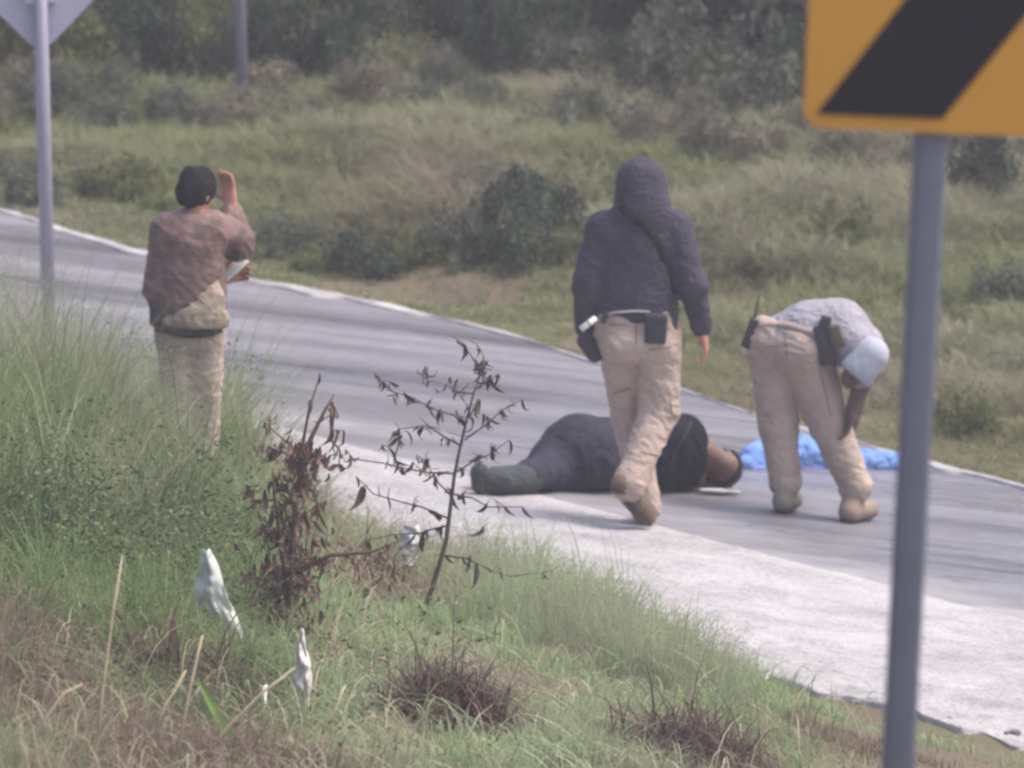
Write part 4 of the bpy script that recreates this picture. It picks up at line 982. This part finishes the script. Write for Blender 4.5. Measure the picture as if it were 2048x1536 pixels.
# brown dead clumps in the lower verge
for (px_, py_, w_, n_, lab) in ((905, 1440, 95, 230, "large collapsed brown dead grass clump in the middle of the verge"), (1370, 1530, 130, 200, "dark brown dead grass clump near the chevron sign post"), (730, 1175, 75, 90, "small brown leaf clump between the two dried weeds"), (330, 1390, 110, 150, "grey brown dead grass clump beside the hanging white plastic")):
    g = hit(px_, py_, H); sc_ = F/(g[1]-CAM[1]); n = n_*8
    o = empty("dead_clump", g, lab, "dead plant")
    r_ = w_/sc_
    bs = np.stack([rng.normal(0, r_*.5, n), rng.normal(0, r_*.6, n), np.zeros(n)], 1); bs[:, 2] = H(bs[:, 0]+g[0], bs[:, 1]+g[1])-g[2]
    v_, q_, t_, c_ = blades(bs, rng.gamma(4, .055, n), rng.uniform(.004, .014, n), rng.uniform(0, 6.28, n), rng.uniform(.3, 1.8, n), lerp((.045, .03, .026), (.2, .135, .105), rng.random(n)**1.5), 5, .6)
    me = mk_mesh("blades", v_, q_, t_, c_); k_ = link("dead_blades", me, M_grass, o); k_["kind"] = "stuff"
# single tall stalks at the lower left
M_straw = plain("straw_stalk", (.4, .34, .23), .8, 0, .15, 20, .2)
for pts, lab in (([(188, 1560), (205, 1380), (225, 1230), (245, 1110)], "tall straight straw stalk crossing the verge's lower corner"), ([(345, 1560), (375, 1400), (395, 1310), (405, 1270)], "upright straw stalk beside the bright green blade"),
                 ([(385, 1545), (460, 1450), (525, 1385), (590, 1335)], "long leaning straw stalk with a white petal caught on it"), ([(30, 1540), (95, 1430), (130, 1385), (165, 1368)], "bent straw stalk with kinked tip at the verge corner"), ([(300, 1500), (330, 1410), (350, 1380), (372, 1340)], "short forked straw stalk next to the upright one"), ([(648, 1470), (665, 1430), (690, 1370)], "thin straw stalk beside the small torn plastic")):
    g = hit(pts[0][0], pts[0][1], H); P = [at_y(a, b_, g[1]+.03*i) for i, (a, b_) in enumerate(pts)]
    o = empty("grass_stalk", P[0], lab, "grass stalk", "single stalks on the lower verge")
    tube_obj("stalk", [tube(P, [.006, .0055, .005, .003][:len(P)], 6)], M_straw, o, P[0])
    v_, q_, t_, c_ = blades(np.array([P[1]-P[0], P[1]-P[0]]), np.array([.16, .12]), np.array([.008, .007]), np.array([.3, 2.9]), np.array([.9, 1.]), np.array([[.36, .33, .2]]*2), 5, .3)
    link("leaf_blade", mk_mesh("leaf_blade", v_, q_, t_, c_), M_grass, o)
g = hit(470, 1480, H); a_, b_ = at_y(462, 1475, g[1]-1.), at_y(393, 1350, g[1]-.95); n = 8
V = []; 
for i in range(n+1):
    t = i/n; p = a_*(1-t)+b_*t; w_ = .016*(1-t**3)+.002; V += [p+np.array([-w_, 0, -.3*w_]), p+np.array([0, .006, 0]), p+np.array([w_, 0, .3*w_])]
a_ = a_.copy(); o = link("green_blade", mk_mesh("green_blade", np.array(V)-a_, [(3*i+k, 3*i+k+1, 3*i+4+k, 3*i+3+k) for i in range(n) for k in range(2)], smooth=True), plain("fresh_green", (.22, .34, .08), .6), None, a_)
tag(o, "single broad bright green blade among the dead straw", "grass blade")

# ------------------------------------------------------------------ litter
M_plas = leafmat("white_plastic", .25, .45)
def sheet(name, rows, label, col=(.6, .63, .61), Ypix=None, amp=.025, seed=0, dy=-.1):
    """rows: (y, xleft, xright) in photo pixels of a crumpled hanging sheet"""
    g = hit(*Ypix, H); Y0 = g[1]+dy; nr = 26; nc = 12
    ys = np.array([r[0] for r in rows]); xl = np.array([r[1] for r in rows]); xr = np.array([r[2] for r in rows])
    V = []; org = at_y((xl[0]+xr[0])/2, ys[0], Y0)
    for i in range(nr+1):
        y_ = ys[0]+(ys[-1]-ys[0])*i/nr; a, b2 = np.interp(y_, ys, xl), np.interp(y_, ys, xr)
        for j in range(nc+1):
            t = j/nc; p = at_y(a+(b2-a)*t, y_, Y0)
            d = mnoise.noise(Vector((t*2.2+seed, i*.16, seed)))*amp*2+mnoise.noise(Vector((t*6+seed, i*.35, 3)))*amp*.9+(1-abs(mnoise.noise(Vector((t*4+i*.12, i*.22-t*2, seed+5))))*3)*amp*.4-.04*math.sin(math.pi*t); p[1] += d; V.append(p-org)
    Qd = [(i*(nc+1)+j, i*(nc+1)+j+1, (i+1)*(nc+1)+j+1, (i+1)*(nc+1)+j) for i in range(nr) for j in range(nc)]
    me = mk_mesh(name, np.array(V), Qd, None, np.array([col]*len(V)), True); o = link(name, me, M_plas, None, org)
    md = o.modifiers.new("thickness", 'SOLIDIFY'); md.thickness = .002
    return tag(o, label, "litter", "litter caught on the verge")
sheet("plastic_sheet", [(1098, 404, 418), (1130, 398, 436), (1165, 390, 446), (1195, 388, 456), (1215, 402, 466), (1240, 430, 476), (1265, 444, 486), (1280, 446, 484), (1296, 448, 460)], "large white plastic sheet hanging in the verge grass", Ypix=(450, 1330))
sheet("plastic_scrap", [(1258, 602, 606), (1300, 592, 612), (1330, 596, 622), (1355, 586, 624), (1385, 596, 622), (1420, 606, 616)], "narrow torn pinkish white plastic strip hanging below the brown weed", (.72, .66, .64), (605, 1440), seed=3)
sheet("paper_wrapper", [(1050, 808, 836), (1070, 800, 850), (1095, 798, 848), (1115, 802, 834), (1140, 806, 816)], "crumpled white wrapper caught between the two dried weeds", (.72, .71, .7), (815, 1185), seed=6, dy=.05)
sheet("plastic_cup", [(1010, 506, 536), (1020, 502, 542), (1035, 506, 540), (1052, 516, 528)], "small torn white cup piece hanging beside the brown weed's trunk", (.76, .78, .8), (520, 1110), seed=9, amp=.02)
sheet("paper_scrap", [(1368, 520, 534), (1385, 522, 534), (1412, 526, 531)], "tiny white petal like scrap on the leaning straw stalk", (.76, .75, .66), (525, 1470), seed=12, amp=.008, dy=-.05)
for px_, py_, w_, lab in ((895, 1208, 56, "long flat white litter strip lying in green grass"), (1012, 1213, 26, "short pale litter piece lying in green grass"), (1525, 1350, 40, "pale litter sliver at the shoulder's lower edge")):
    sheet("litter_strip", [(py_-6, px_-w_/2, px_+w_/2-8), (py_, px_-w_/2, px_+w_/2), (py_+7, px_-w_/2+6, px_+w_/2-4)], lab, (.74, .76, .77), (px_, py_+26), seed=px_*.1, amp=.012, dy=0)
# broken concrete lumps along the shoulder's lower edge
M_lump = plain("pale_concrete_lump", (.5, .48, .49), .9, 0, .25, 25, .2)
def lump(seed):
    bm = bmesh.new(); bmesh.ops.create_icosphere(bm, subdivisions=2, radius=1)
    for v_ in bm.verts: v_.co *= 1+.45*mnoise.noise(v_.co*1.3+Vector((seed, 0, 0)))
    me = bpy.data.meshes.new("concrete_lump"); bm.to_mesh(me); bm.free(); me.materials.append(M_sh); return me
LM = [lump(i*5.3) for i in range(4)]
rr = random.Random(3)
for i in range(13):
    px_ = rr.uniform(1640, 2090); pe = np.interp(px_, [1640, 1800, 2048], [1376, 1424, 1476])+rr.uniform(-26, 10); g = hit(px_, pe, lambda x, y: np.maximum(H(x, y), Hbase(x)*(y > y_sh(x))+(-9)*(y <= y_sh(x))))
    o = link("concrete_lump", rr.choice(LM), None, None, (g[0], g[1], g[2]-.004)); s = rr.uniform(.008, .026); o.scale = (s*1.4, s*1.1, s*.75); o.rotation_euler.z = rr.uniform(0, 6)
    tag(o, "pale broken concrete lump along the shoulder's crumbling lower edge", "rubble", "rubble at the shoulder edge")

# ------------------------------------------------------------------ haze: the misty, milky air
bm = bmesh.new(); bmesh.ops.create_cube(bm, size=1); me = bpy.data.meshes.new("haze"); bm.to_mesh(me); bm.free()
zlo, zhi = float(Z.min())-1.5, float(Z.max())+9
hz = link("haze", me); hz.scale = (170, 220, zhi-zlo); hz.location = (0, 15, (zlo+zhi)/2); tag(hz, kind="stuff")
mh = bpy.data.materials.new("haze_air"); mh.use_nodes = True; nt = mh.node_tree; nt.nodes.remove(nt.nodes["Principled BSDF"])
pv = nt.nodes.new("ShaderNodeVolumePrincipled"); pv.inputs["Color"].default_value = (.92, .9, 1, 1); pv.inputs["Density"].default_value = .0011
nt.links.new(pv.outputs[0], nt.nodes["Material Output"].inputs["Volume"]); me.materials.append(mh)
